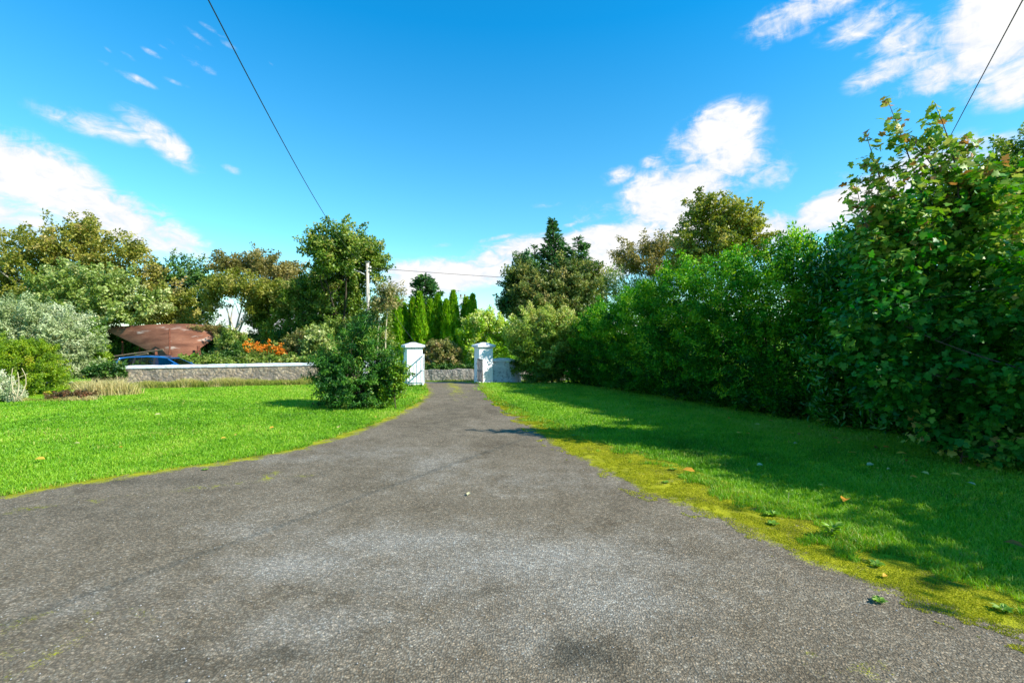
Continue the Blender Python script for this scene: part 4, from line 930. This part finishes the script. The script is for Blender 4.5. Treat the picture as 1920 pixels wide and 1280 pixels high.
for px, py in ((24, 690), (41, 690), (33, 697)): q.tube(bend(b, at(px, py, 17.2), rg, .12, 5), [.022, .02, .016, .012, .008], 5)
tag(q.build('bare_branch', M_barkp, None, origin=tuple(b), smooth=True), 'three pronged bare twig in front of the dome bush', 'twig', 'bare twigs by the dome bush')
q = MB(); b = at(42, 750, 17.4); b[2] = 0
q.tube(bend(b, at(52, 700, 17.4), rg, .15, 6), [.022, .02, .016, .013, .01, .007], 5)
tag(q.build('bare_branch', M_barkp, None, origin=tuple(b), smooth=True), 'single curved bare twig in front of the dome bush', 'twig', 'bare twigs by the dome bush')

# --- the fir on the lawn: tiers of flat sprays on spreading boughs
def whorl_tree(name, label, cat, base, H, R, nb, mat, bark, seed, leaf=.10, asp=.4, rise=.15, prof=.8, per=120, lean=(0, 0), r0=.08, low=.05, spray=.20, droop=.1, blobR=None, group=None, crown='foliage', stem='trunk', rl=None):
    rg = np.random.default_rng(seed); base = np.asarray(base, float); t = thing(name, label, cat, base, group)
    m = MB(); ax = lambda z: base + np.array([lean[0] * (z / H) ** 2, lean[1] * (z / H) ** 2, z])
    m.tube([ax(H * s) - np.array([0, 0, .1 if s == 0 else 0]) for s in np.linspace(0, .97, 8)], [r0 * (1 - .92 * s) for s in np.linspace(0, .97, 8)], 8)
    Ps, As, Ns, Ts = [], [], [], []
    for i in range(nb):
        s = low + (1 - low) * rg.random() ** 1.15; z = s * H; th = rg.uniform(0, 2 * PI)
        pf = max(.04, (1 - s) ** prof) if rl is None else np.interp(s, rl[0], rl[1])
        Lb = R * pf * rg.uniform(.5, 1.22)
        d = np.array([math.cos(th), math.sin(th), 0]); st = ax(z)
        f = lambda u: st + d * Lb * u + np.array([lean[0] * .1 * u, 0, Lb * (rise * u ** 1.4 - droop * math.sin(PI * u))])
        m.tube([f(u) for u in (0, .35, .7, 1)], [r0 * .28, r0 * .2, r0 * .12, r0 * .05], 4, False)
        k = max(6, int(per * Lb / R)); u = rg.random(k) ** .6
        P = st + d * (Lb * u)[:, None]; P[:, 2] += Lb * (rise * u ** 1.4 - droop * np.sin(PI * u))
        sd = np.array([-d[1], d[0], 0]); w_ = rg.normal(0, 1, k) * spray * (1.25 - u) * (Lb / R + .35)
        P = P + sd * w_[:, None] + rg.normal(0, .3, (k, 3)) * spray * [.6, .6, .35]
        A = d + sd * (np.sign(w_) * .9)[:, None] + rg.normal(0, .35, (k, 3)) + [0, 0, rise * .8]
        tt = np.clip(.15 + .35 * rg.random() + .35 * u + rg.normal(0, .1, k), 0, .97)
        Ps.append(P); As.append(A); Ns.append(np.array([0, 0, 1.]) + rg.normal(0, .45, (k, 3)) + d * .35); Ts.append(tt)
    P = np.concatenate(Ps); P[:, 2] = np.maximum(P[:, 2], base[2] + .03)
    ln = leaf * rg.uniform(.7, 1.35, len(P)); V, Fa, K = leaves(P, np.concatenate(As), np.concatenate(Ns), ln, ln * asp)
    np_mesh(crown, V, Fa, mat, t, tint=np.repeat(np.concatenate(Ts), K)); m.build(stem, bark, t, smooth=True)
    return t
FB = [(672, 712, 70, 50), (690, 678, 50, 38), (648, 678, 42, 34), (712, 702, 40, 44), (640, 722, 44, 38), (678, 640, 30, 26), (620, 696, 30, 26), (682, 612, 14, 16), (660, 632, 14, 16), (735, 676, 20, 30), (665, 745, 64, 22), (604, 684, 14, 8), (612, 716, 14, 9), (626, 742, 16, 8)]
rg = np.random.default_rng(51); fb = px_blobs(FB, 16.2); fb[:, 3:] *= .93
t = thing('fir_bush', 'dark green bushy young evergreen standing alone on the lawn beside the drive', 'evergreen bush', (at(675, 640, 16.2)[0], 16.2, 0))
V, Fa, ti, C = crown_mesh(fb, 430, 105, .26, .085, .40, rg, shell=.68, inner=.22, up=.9, flat=.5, long=1.7, thin=.5, out=.14, csd=.2, zlo=-.9, droop=.15)
np_mesh('crown', V, Fa, M_fir, t, tint=ti)
limbs((at(675, 640, 16.2)[0], 16.2, 0), C, rg, .07, 46, 160, .05).build('trunk', M_barkd, t, smooth=True)
tree('shrub', 'small yellow tinged leafy sprig growing out of the right side of the fir', 'shrub', 15.7, 742, [(742, 716, 14, 26), (728, 745, 14, 14), (752, 690, 8, 14)], M_lime, M_barkd, n=60, lpc=41, cr=.16, size=0.0855, aspect=.6, r0=.02, seed=52, stem='stem', crown='foliage', ntwig=14)

# --- thuja row and planting across the road
def spindle(label, px, ptop, pw, Y, seed):
    rg = np.random.default_rng(seed); c = at(px, 0, Y); base = np.array([c[0], Y, -.2]); H = at(px, ptop, Y)[2] + .2; R = pw * Y / F
    t = thing('thuja', label, 'conifer', base, 'row of thujas across the road')
    n = 5200; s = rg.random(n) ** .85; th = rg.uniform(0, 2 * PI, n)
    prof = np.interp(s, [0, .2, .5, .75, .9, 1], [.95, 1, .95, .68, .36, .04])
    lump = .82 + .18 * np.sin(th * 5 + 9 * s + seed) * np.sin(s * 21 + th * 2 + seed) + rg.normal(0, .06, n)
    r = R * prof * lump * (1 - .3 * rg.random(n) ** 3)
    d = np.stack([np.cos(th), np.sin(th), 0 * th], 1)
    P = base + d * r[:, None]; P[:, 2] += s * H
    A = np.array([0, 0, 1.0]) + d * .35 + rg.normal(0, .25, (n, 3)); Nn = d + rg.normal(0, .5, (n, 3))
    ln = rg.uniform(.2, .42, n); V, Fa, K = leaves(P, A, Nn, ln, ln * .42)
    tt = np.clip(.55 + .25 * np.sin(th * 5 + 9 * s + seed) + rg.normal(0, .15, n) - .1 * (s < .25), 0, 1)
    np_mesh('foliage', V, Fa, M_thuja, t, tint=np.repeat(tt, K))
    q = MB(); q.tube([base, base + [0, 0, H * .9]], [.12, .03], 6); q.build('trunk', M_barkd, t)
TH = [(744, 562, 15), (757, 573, 12), (774, 562, 13), (787, 552, 14), (806, 567, 12), (821, 556, 15), (837, 566, 11), (850, 549, 14), (874, 561, 13), (886, 556, 13)]
TL = ['thuja column at the left end of the row, nearest the lamp pole', 'shorter thuja second from the left end of the row', 'thuja third from the left in the row, above the left gate pier cap', 'thuja fourth from the left, in front of the dark cypress top', 'slim shorter thuja fifth from the left in the row', 'broad thuja sixth from the left in the row', 'low slim thuja seventh from the left, beside the tallest column', 'tallest pointed thuja, left of the white house gable', 'pointed thuja just right of the white house gable', 'thuja column at the right end of the row, by the bright laurel']
for k, (a, b, c) in enumerate(TH): spindle(TL[k], a, b, c, 41 + (k % 3) * .7, 70 + k)
whorl_tree('cypress', 'dark cypress top rising behind the thuja row', 'conifer', (at(797, 0, 52)[0], 52, -.2), at(0, 516, 52)[2] + .2, 2.1, 170, M_cyp, M_barkd, 81, leaf=.36, asp=.5, rise=.45, per=70, r0=.2, low=.2, spray=.35, rl=([0, .3, .7, .9, 1], [1, 1, .8, .5, .1]), group='dark conifers')
tree('shrub', 'sparse bare topped shrub behind the left end of the thuja row', 'shrub', 46, 742, [(740, 545, 14, 14), (745, 560, 14, 12), (728, 570, 14, 20)], M_russet, M_barkd, n=60, lpc=48, cr=.5, size=0.148, r0=.07, seed=82, stem='stem', crown='foliage', ntwig=40)
tree('shrub', 'russet and green hydrangea like shrub below the thujas', 'shrub', 33.5, 815, [(800, 672, 22, 20), (830, 668, 24, 24), (848, 676, 18, 18), (815, 655, 14, 14), (784, 678, 12, 12)], M_russet, M_barkd, n=190, lpc=96, cr=.4, size=0.148, aspect=.7, r0=.06, seed=83, stem='stem', crown='foliage', ntwig=20, csd=.3)
tree('shrub', 'bright yellow green laurel behind the right gate pier', 'laurel', 34, 905, [(905, 620, 34, 34), (880, 640, 22, 34), (930, 630, 26, 34), (900, 665, 34, 26), (890, 600, 12, 14), (915, 595, 12, 12), (948, 655, 24, 34), (964, 625, 18, 28)], M_laurelb, M_barkd, n=250, lpc=92, cr=.42, size=0.185, aspect=.42, r0=.06, seed=84, stem='stem', crown='foliage', ntwig=20, up=.7, tz=.5)
tree('shrub', 'low dark ivy along the top of the roadside wall', 'ivy', 30, 830, [(800, 693, 22, 7, 0, .3), (840, 691, 26, 5, .1, .3), (880, 692, 22, 5, .1, .3), (788, 703, 7, 14, -.2, .3)], M_dark, M_barkd, n=120, lpc=80, cr=.2, size=0.123, r0=.03, seed=85, stem='stem', crown='foliage', ntwig=8)

# --- the big conifer group right of the gateway
tree('tree', 'brown tinged broad tree in front of the dark cypress spires', 'tree', 39, 1060,
     [(1000, 548, 36, 36), (1050, 545, 46, 32), (1095, 535, 36, 40), (1030, 560, 60, 36), (1085, 570, 44, 34), (985, 565, 28, 34), (970, 512, 16, 16), (1068, 505, 22, 18)], M_conmix, M_barkd,
     n=357, lpc=96, cr=.65, size=0.207, r0=.25, seed=91, nlimb=20, ntwig=120, up=.4, tz=-.2, csd=.25)
whorl_tree('cypress', 'tallest dark cypress spire with wind bent tip, right of the gateway', 'conifer', (at(1046, 0, 42)[0], 42, -.2), at(0, 412, 42)[2] + .2, 3.9, 340, M_cyp, M_barkd, 92, leaf=.34, asp=.45, rise=.55, per=95, r0=.3, low=.2, spray=.32, lean=(-.5, 0), prof=.95, group='dark conifers')
whorl_tree('cypress', 'small dark cypress spire left of the tallest one', 'conifer', (at(1010, 0, 41.5)[0], 41.5, -.2), at(0, 459, 41.5)[2] + .2, 3.0, 200, M_cyp, M_barkd, 93, leaf=.3, asp=.45, rise=.5, per=80, r0=.2, low=.2, spray=.28, lean=(-.4, 0), prof=.9, group='dark conifers')
whorl_tree('cypress', 'ragged dark cypress top right of the tallest one', 'conifer', (at(1084, 0, 42.5)[0], 42.5, -.2), at(0, 446, 42.5)[2] + .2, 3.3, 200, M_cyp, M_barkd, 94, leaf=.34, asp=.45, rise=.6, per=80, r0=.2, low=.2, spray=.35, prof=.6, group='dark conifers')
tree('tree', 'blue green fringe tree at the left side of the conifer group', 'tree', 40, 968, [(968, 545, 22, 30), (975, 580, 28, 30), (950, 575, 16, 16), (985, 500, 20, 22)], M_cyp, M_barkd, n=144, lpc=88, cr=.55, size=0.2, r0=.15, seed=95, ntwig=50)
tree('shrub', 'yellow green rounded shrub behind the right wing wall', 'shrub', 26.15, 1036,
     [(1000, 625, 42, 40), (1045, 625, 48, 42), (1085, 640, 40, 45), (1020, 670, 56, 40), (982, 650, 22, 30, .6), (1070, 690, 44, 30), (1020, 700, 40, 22, -.2), (1040, 598, 30, 16)], M_privet, M_barkd,
     n=520, lpc=102, cr=.36, size=0.128, aspect=.5, r0=.07, seed=96, nlimb=16, ntwig=50, stem='stem', crown='foliage', tz=.7, csd=.15)
# --- trees beyond the hedge
tree('tree', 'thin brown autumn tree with sky through its branches, beyond the hedge', 'tree', 45, 1220, [(1200, 480, 42, 30), (1240, 470, 40, 26), (1175, 500, 30, 24), (1265, 490, 28, 30), (1220, 505, 50, 26)], M_brown, M_barkd,
     n=161, lpc=67, cr=.7, size=0.207, r0=.22, seed=101, nlimb=26, ntwig=140, nstem=3, shell=.7, zlo=-.4)
tree('tree', 'pale straggly bush between the conifers and the thin brown tree', 'tree', 42, 1160, [(1145, 545, 26, 36), (1180, 545, 30, 26), (1130, 520, 14, 22), (1200, 560, 34, 22)], M_pale, M_bark, n=110, lpc=57, cr=.6, size=0.163, r0=.1, seed=102, ntwig=90)
tree('tree', 'rounded green gold tree standing taller than the hedge', 'tree', 38, 1350, [(1340, 410, 52, 38), (1385, 420, 48, 38), (1310, 440, 42, 40), (1400, 460, 44, 40), (1350, 465, 60, 40), (1320, 390, 24, 20), (1300, 490, 34, 34)], M_gold, M_barkd,
     n=323, lpc=83, cr=.62, size=0.2, aspect=.75, r0=.25, seed=103, nlimb=24, ntwig=140, shell=.68, tz=-.1)
tree('tree', 'dark leafed tree top at the right edge behind the near sycamore', 'tree', 22, 1930, [(1900, 310, 50, 34), (1950, 300, 60, 50), (1870, 330, 34, 22), (1940, 370, 80, 40)], M_ivy, M_barkd, n=200, lpc=80, cr=.45, size=0.162, r0=.2, seed=104, nlimb=18, ntwig=80)

# --- the hedge on the right
def ground_x(px, py): Y_ = 1980 / (py - 640); return (px - 960) / F * Y_, Y_
def hedge_blobs(line):
    """line of (x, y, half width, height): egg shaped bushes overlapping along it"""
    L_ = np.array(line, float); seg = np.linalg.norm(np.diff(L_[:, :2], axis=0), axis=1); cum = np.concatenate([[0], np.cumsum(seg)])
    out = []; rg = np.random.default_rng(3)
    for s in np.arange(0, cum[-1], .8):
        x, y, w_, h_ = [np.interp(s, cum, L_[:, k]) for k in range(4)]
        h_ *= rg.uniform(.93, 1.05); w_ *= rg.uniform(.85, 1.15)
        out.append((x + .2, y, .45, w_ * .95, .8, .5))
        out.append((x + rg.normal(0, .15), y, h_ * .30, w_ * 1.0, .9, h_ * .36)); out.append((x + rg.normal(0, .15), y, h_ * .66, w_ * .92, .95, h_ * .345))
    return np.array(out)
HB = hedge_blobs([(3.9, 25.6, 1.2, 3.4), (4.7, 24.4, 1.6, 4.0), (5.8, 21.5, 1.6, 4.45), (6.9, 18.6, 1.6, 4.95), (8.0, 15.8, 1.6, 5.3), (9.0, 13.4, 1.5, 5.4)])
rg = np.random.default_rng(111)
t = thing('hedge', 'tall green broadleaf hedge running from the gateway along the right lawn', 'hedge', (6.6, 19, 0))
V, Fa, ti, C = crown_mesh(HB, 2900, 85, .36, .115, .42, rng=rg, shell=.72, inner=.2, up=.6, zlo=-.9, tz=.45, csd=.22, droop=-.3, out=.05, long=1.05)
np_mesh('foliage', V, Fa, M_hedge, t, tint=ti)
for s in np.linspace(0, 1, 16):
    b = np.array([4.8 + 4.2 * s, 24 - 10.6 * s, 0]); near = C[np.argsort(((C[:, :2] - b[:2]) ** 2).sum(1))[:60]]
    limbs(b, near, rg, .07, 5, 8, .2, nstem=2).build('stem', M_barkd, t, smooth=True)
# cherry laurel with long leaves
LB = hedge_blobs([(9.3, 13.2, 1.35, 5.6), (9.9, 11.2, 1.4, 5.3), (10.1, 9.9, 1.3, 5.1)])
t = thing('laurel', 'dark glossy cherry laurel with long narrow leaves between the hedge and the sycamore', 'laurel', (9.8, 11.3, 0))
rg = np.random.default_rng(112)
V, Fa, ti, C = crown_mesh(LB, 760, 60, .42, .19, .30, rng=rg, shell=.72, inner=.2, up=.5, zlo=-.9, kind='long', tz=.25, csd=.18, droop=-.5)
np_mesh('foliage', V, Fa, M_laurel, t, tint=ti)
for b in ((9.4, 12.8, 0), (9.9, 11.3, 0), (10.1, 10.2, 0)):
    near = C[np.argsort(((C[:, :2] - np.array(b[:2])) ** 2).sum(1))[:90]]; limbs(b, near, rg, .08, 7, 14, .2, nstem=2).build('stem', M_barkd, t, smooth=True)
# the near sycamore
SB = np.concatenate([px_blobs([(1740, 450, 90, 55), (1810, 425, 80, 60), (1760, 540, 120, 90), (1690, 620, 100, 80), (1800, 700, 150, 90), (1720, 740, 80, 60), (1640, 660, 60, 40), (1840, 460, 90, 80), (1860, 600, 120, 120), (1880, 800, 110, 50), (1700, 500, 70, 70), (1720, 410, 40, 30), (1800, 390, 50, 36), (1668, 482, 45, 52), (1840, 370, 70, 60), (1630, 560, 40, 60)], 9.1),
                     np.array([(10.4, 7.2, 1.3, 1.5, 1.6, 1.2), (10.6, 6.8, 3.3, 1.5, 1.6, 1.6), (10.8, 5.2, 1.4, 1.3, 1.5, 1.3), (10.8, 5.0, 3.3, 1.3, 1.6, 1.5), (11.2, 2.9, 2.6, 1.3, 1.5, 2.2), (11.4, .8, 2.5, 1.2, 1.5, 2.0), (10.8, 6.7, 4.7, 1.0, 1.2, 1.1), (11.0, 4.9, 4.7, 1.0, 1.2, 1.0), (11.3, 2.5, 4.6, 1.1, 1.4, 1.0), (9.8, 8.6, 1.6, 1.1, 1.1, 1.4)])])
t = thing('sycamore', 'near sycamore with large lobed leaves and shoots reaching into the sky at the right edge', 'tree', (10.2, 9.0, 0))
rg = np.random.default_rng(113)
SHOOT = 1
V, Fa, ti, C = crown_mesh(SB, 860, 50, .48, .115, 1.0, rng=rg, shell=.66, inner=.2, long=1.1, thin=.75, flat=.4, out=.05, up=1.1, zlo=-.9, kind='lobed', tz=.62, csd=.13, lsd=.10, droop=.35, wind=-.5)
Vs, Fs, Ts = [V], [Fa], [ti]; nv = len(V)
m = MB(); base = np.array([10.2, 9.0, 0])
limbs(base, C, rg, .05, 34, 120, .15, nstem=6, mb=m)
for px, py, bx_, by_, y_ in ((1662, 182, 1760, 470, 8.0), (1752, 192, 1800, 420, 8.0), (1622, 246, 1720, 500, 8.2), (1605, 345, 1690, 540, 8.1), (1660, 330, 1720, 480, 7.9), (1815, 258, 1830, 430, 8.0), (1700, 250, 1770, 440, 8.3), (1768, 255, 1800, 460, 8.3), (1850, 300, 1850, 470, 8.0), (1640, 300, 1700, 520, 8.4), ((11.0, 1.9, 6.5), 0, (11.4, 2.3, 4.8), 0, 0), ((10.9, 1.0, 6.3), 0, (11.3, 1.2, 4.0), 0, 0), ((10.8, 3.2, 6.6), 0, (11.1, 3.4, 5.0), 0, 0)):
    a, e = (at(bx_, by_, y_ + 1.0), at(px, py, y_ + .8)) if isinstance(px, int) else (np.array(bx_), np.array(px)); st = bend(a, e, rg, .03, 7); m.tube(st, [.022, .019, .016, .013, .010, .007, .004], 5)
    st = np.array(st); k = 58; u = np.concatenate([rg.uniform(.03, .80, k - 12), rg.uniform(.92, 1.0, 12)]); f = u * 6; i0 = np.minimum(f.astype(int), 5)
    P = st[i0] + (st[i0 + 1] - st[i0]) * (f - i0)[:, None]; th = rg.uniform(0, 2 * PI, k); d = np.stack([np.cos(th) - .5, np.sin(th), rg.uniform(-.4, .3, k)], 1)
    ln = rg.uniform(.08, .17, k) * (1.1 - .3 * u); P2 = P + d * (rg.uniform(.05, .42, k) * (1.12 - u))[:, None]
    if isinstance(px, int):      # leafy side twigs, longer towards the bottom of the shoot
        for us in np.linspace(.04, .86, 11):
            j = int(us * 6); o_ = st[j] + (st[j + 1] - st[j]) * (us * 6 - j); th2 = rg.uniform(0, 2 * PI)
            dv = unit(np.array([math.cos(th2) - .25, math.sin(th2), .45])); lt = (.75 - .55 * us) * rg.uniform(.6, 1.2)
            m.tube([o_, o_ + dv * lt * .5, o_ + dv * lt + [0, 0, .05]], [.006, .004, .002], 4)
            kk = int(9 + 16 * lt / .7); ut = rg.random(kk) ** .7
            P2 = np.concatenate([P2, o_ + dv * (ut * lt)[:, None] + rg.normal(0, .07, (kk, 3))]); u = np.concatenate([u, np.full(kk, us * .8)])
            d = np.concatenate([d, dv * .6 + rg.normal(0, .6, (kk, 3)) + [0, 0, -.15]]); ln = np.concatenate([ln, rg.uniform(.08, .155, kk)])
        k = len(P2)
    V, Fa, K = leaves(P2, d + [-.5, 0, -.2], np.array([0, 0, 1.]) + rg.normal(0, .6, (k, 3)), ln, ln, 'lobed')
    Vs.append(V); Fs.append(Fa + nv); nv += len(V); Ts.append(np.repeat(np.clip(.70 + .22 * u + rg.normal(0, .12, k), 0, 1), K))  # shoot leaves tinted paler towards the tip, backlight put into their colour
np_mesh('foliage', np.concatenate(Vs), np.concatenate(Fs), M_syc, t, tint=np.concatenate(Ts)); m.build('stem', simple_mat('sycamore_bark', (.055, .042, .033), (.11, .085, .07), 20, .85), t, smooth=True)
# low growth at the foot of the hedge
tree('shrub', 'low sycamore seedlings at the foot of the hedge near the right edge', 'shrub', 8.6, 1800, [(1760, 820, 40, 20, .2, .35), (1820, 830, 50, 26, 0, .4), (1880, 850, 50, 24, -.3, .4)], M_syc, M_barkd, n=60, lpc=14, cr=.22, size=.12, aspect=1.0, kind='lobed', r0=.015, seed=114, stem='stem', crown='foliage', ntwig=12, up=.9)

# --- weeds on the verge
M_weed = leaf_mat('weed_leaves', [(0, (.10, .24, .02)), (.6, (.22, .40, .04)), (1, (.40, .46, .12))], trans=.4)
WD = [(1478, 950, .26, 'upright flowering weed on the moss verge, the tallest there'), (1448, 968, .14, 'feathery pale weed beside the tallest verge weed'), (1450, 985, .09, 'flat grassy weed tuft just below the feathery one'), (1248, 906, .06, 'small weed rosette on the moss right of the orange leaf'), (1390, 925, .07, 'leafy weed where moss meets the lawn, half way along the verge'), (1075, 818, .09, 'leafy green weed at the lawn edge near the middle of the verge'), (1262, 882, .08, 'dark leafy weed beside the orange leaf on the verge'),
      (1648, 1130, .06, 'lone weed rosette on bare tarmac at lower right'), (1640, 1062, .09, 'weed at the shaded verge near the lower right'), (1880, 1148, .10, 'weed at the very right end of the verge'), (1560, 1010, .16, 'arching grass tuft leaning over the verge'), (385, 882, .05, 'moss topped weed tuft at the left edge of the drive'), (110, 905, .07, 'weed clump at the left lawn edge')]
for k, (px, py, hh, lab) in enumerate(WD):
    hh *= .8; x, y = ground_x(px, py); rg = np.random.default_rng(200 + k); n = 46 if hh > .12 else 34
    t = thing('weed', lab, 'weed', (x, y, .01), 'weeds along the drive edge')
    th = rg.uniform(0, 2 * PI, n); s = rg.random(n); d = np.stack([np.cos(th), np.sin(th), 0 * th], 1)
    tall = hh > .2
    P = np.array([x, y, .012]) + d * (.02 * s)[:, None] + np.stack([.25 * hh * (s - .5), 0 * s, s * hh * (.95 if hh > .12 else .25)], 1)
    ln = (.05 if tall else max(.05, hh * .9)) * rg.uniform(.6, 1.1, n)
    V, Fa, K = leaves(P, d + np.array([0, 0, .7 if hh > .12 else .35]), np.array([0, 0, 1.]) - d * .3 + rg.normal(0, .2, (n, 3)), ln, ln * (.3 if hh > .1 else .45), 'long')
    np_mesh('leaf_rosette', V, Fa, M_weed, t, tint=np.repeat(np.clip(rg.normal(.5, .2, n), 0, 1), K))
    if hh > .12:
        q = MB(); q.tube([(x, y, 0), (x, y, hh * .5), (x + .05 * hh, y, hh)], [.004, .003, .002], 5); q.build('stalk', M_barkp, t)

# --- fallen leaves
LV = [(1587, 946, .15, .30, 'large orange fallen leaf lying alone on the shaded lawn'), (1303, 893, .13, .36, 'bright orange fallen leaf at the edge of the moss verge'), (1880, 1030, .13, .10, 'dull brown fallen leaf on the lawn near the right edge'), (876, 932, .10, .95, 'pale fallen leaf on the open tarmac'), (85, 869, .16, .55, 'yellow fallen leaf on the left lawn near the left edge'),
      (1642, 886, .07, .5, 'small yellow leaf on the lawn above the large orange leaf'), (1625, 881, .11, .95, 'pale narrow leaf on the lawn left of the small yellow one'), (1662, 1083, .05, .45, 'tiny yellow leaf on the shaded verge moss')]
small = [(1590, 856, .10, .62), (1495, 838, .08, .95), (1430, 880, .09, .95), (1480, 818, .08, .6), (1540, 802, .10, .2), (1520, 806, .09, .3), (1500, 822, .09, .15), (1560, 815, .08, .3), (1630, 812, .10, .5), (1600, 808, .1, .1), (1680, 858, .12, .55), (1703, 872, .10, .2), (1742, 899, .08, .8), (1780, 898, .10, .6), (1823, 888, .1, .7), (1835, 884, .1, .12), (1808, 880, .08, .15), (1830, 920, .08, .95), (1669, 888, .06, .9), (1544, 920, .05, .6), (1380, 818, .08, .5), (1425, 802, .08, .8), (1640, 848, .1, .1), (1655, 846, .09, .2), (1570, 838, .08, .5), (1400, 819, .08, .4), (1365, 790, .09, .3), (1450, 795, .09, .3), (1720, 905, .06, .3), (1560, 828, .09, .12)]
lawn_l = [(313, 823, .13, .6), (425, 828, .12, .55), (441, 823, .12, .6), (505, 809, .12, .4), (635, 808, .13, .8), (700, 787, .12, .6), (222, 846, .07, .3), (290, 783, .15, .9), (150, 838, .10, .9)]
def leaf_obj(px, py, sz, tn, label, group, seed):
    rg = np.random.default_rng(seed); x, y = ground_x(px, py); lawn = x < XL(y) or x > XG(y); z = .085 if lawn else .03; sz *= 1.5 if x > 0 else 1.05
    th = rg.uniform(0, 2 * PI); ax_ = np.array([[math.cos(th), math.sin(th) * .6, .12]]); P = np.array([[x, y, z]])
    V, Fa, K = leaves(P, ax_, np.array([[rg.normal(0, .25), -.35, 1.]]), np.array([sz]), np.array([sz * .5]), 'long')
    o = np_mesh('fallen_leaf', V, Fa, M_litter, None, origin=(x, y, z), tint=np.full(K, tn)); tag(o, label, 'leaf', group)
for k, (px, py, sz, tn, lab) in enumerate(LV): leaf_obj(px, py, sz, tn, lab, 'fallen leaves', 300 + k)
for k, (px, py, sz, tn) in enumerate(small): leaf_obj(px, py, sz, tn, 'small fallen leaf among the litter on the shaded lawn below the hedge', 'leaf litter on the right lawn', 340 + k)
for k, (px, py, sz, tn) in enumerate(lawn_l): leaf_obj(px, py, sz, tn, 'small yellowing fallen leaf lying on the sunlit left lawn', 'leaf litter on the left lawn', 400 + k)
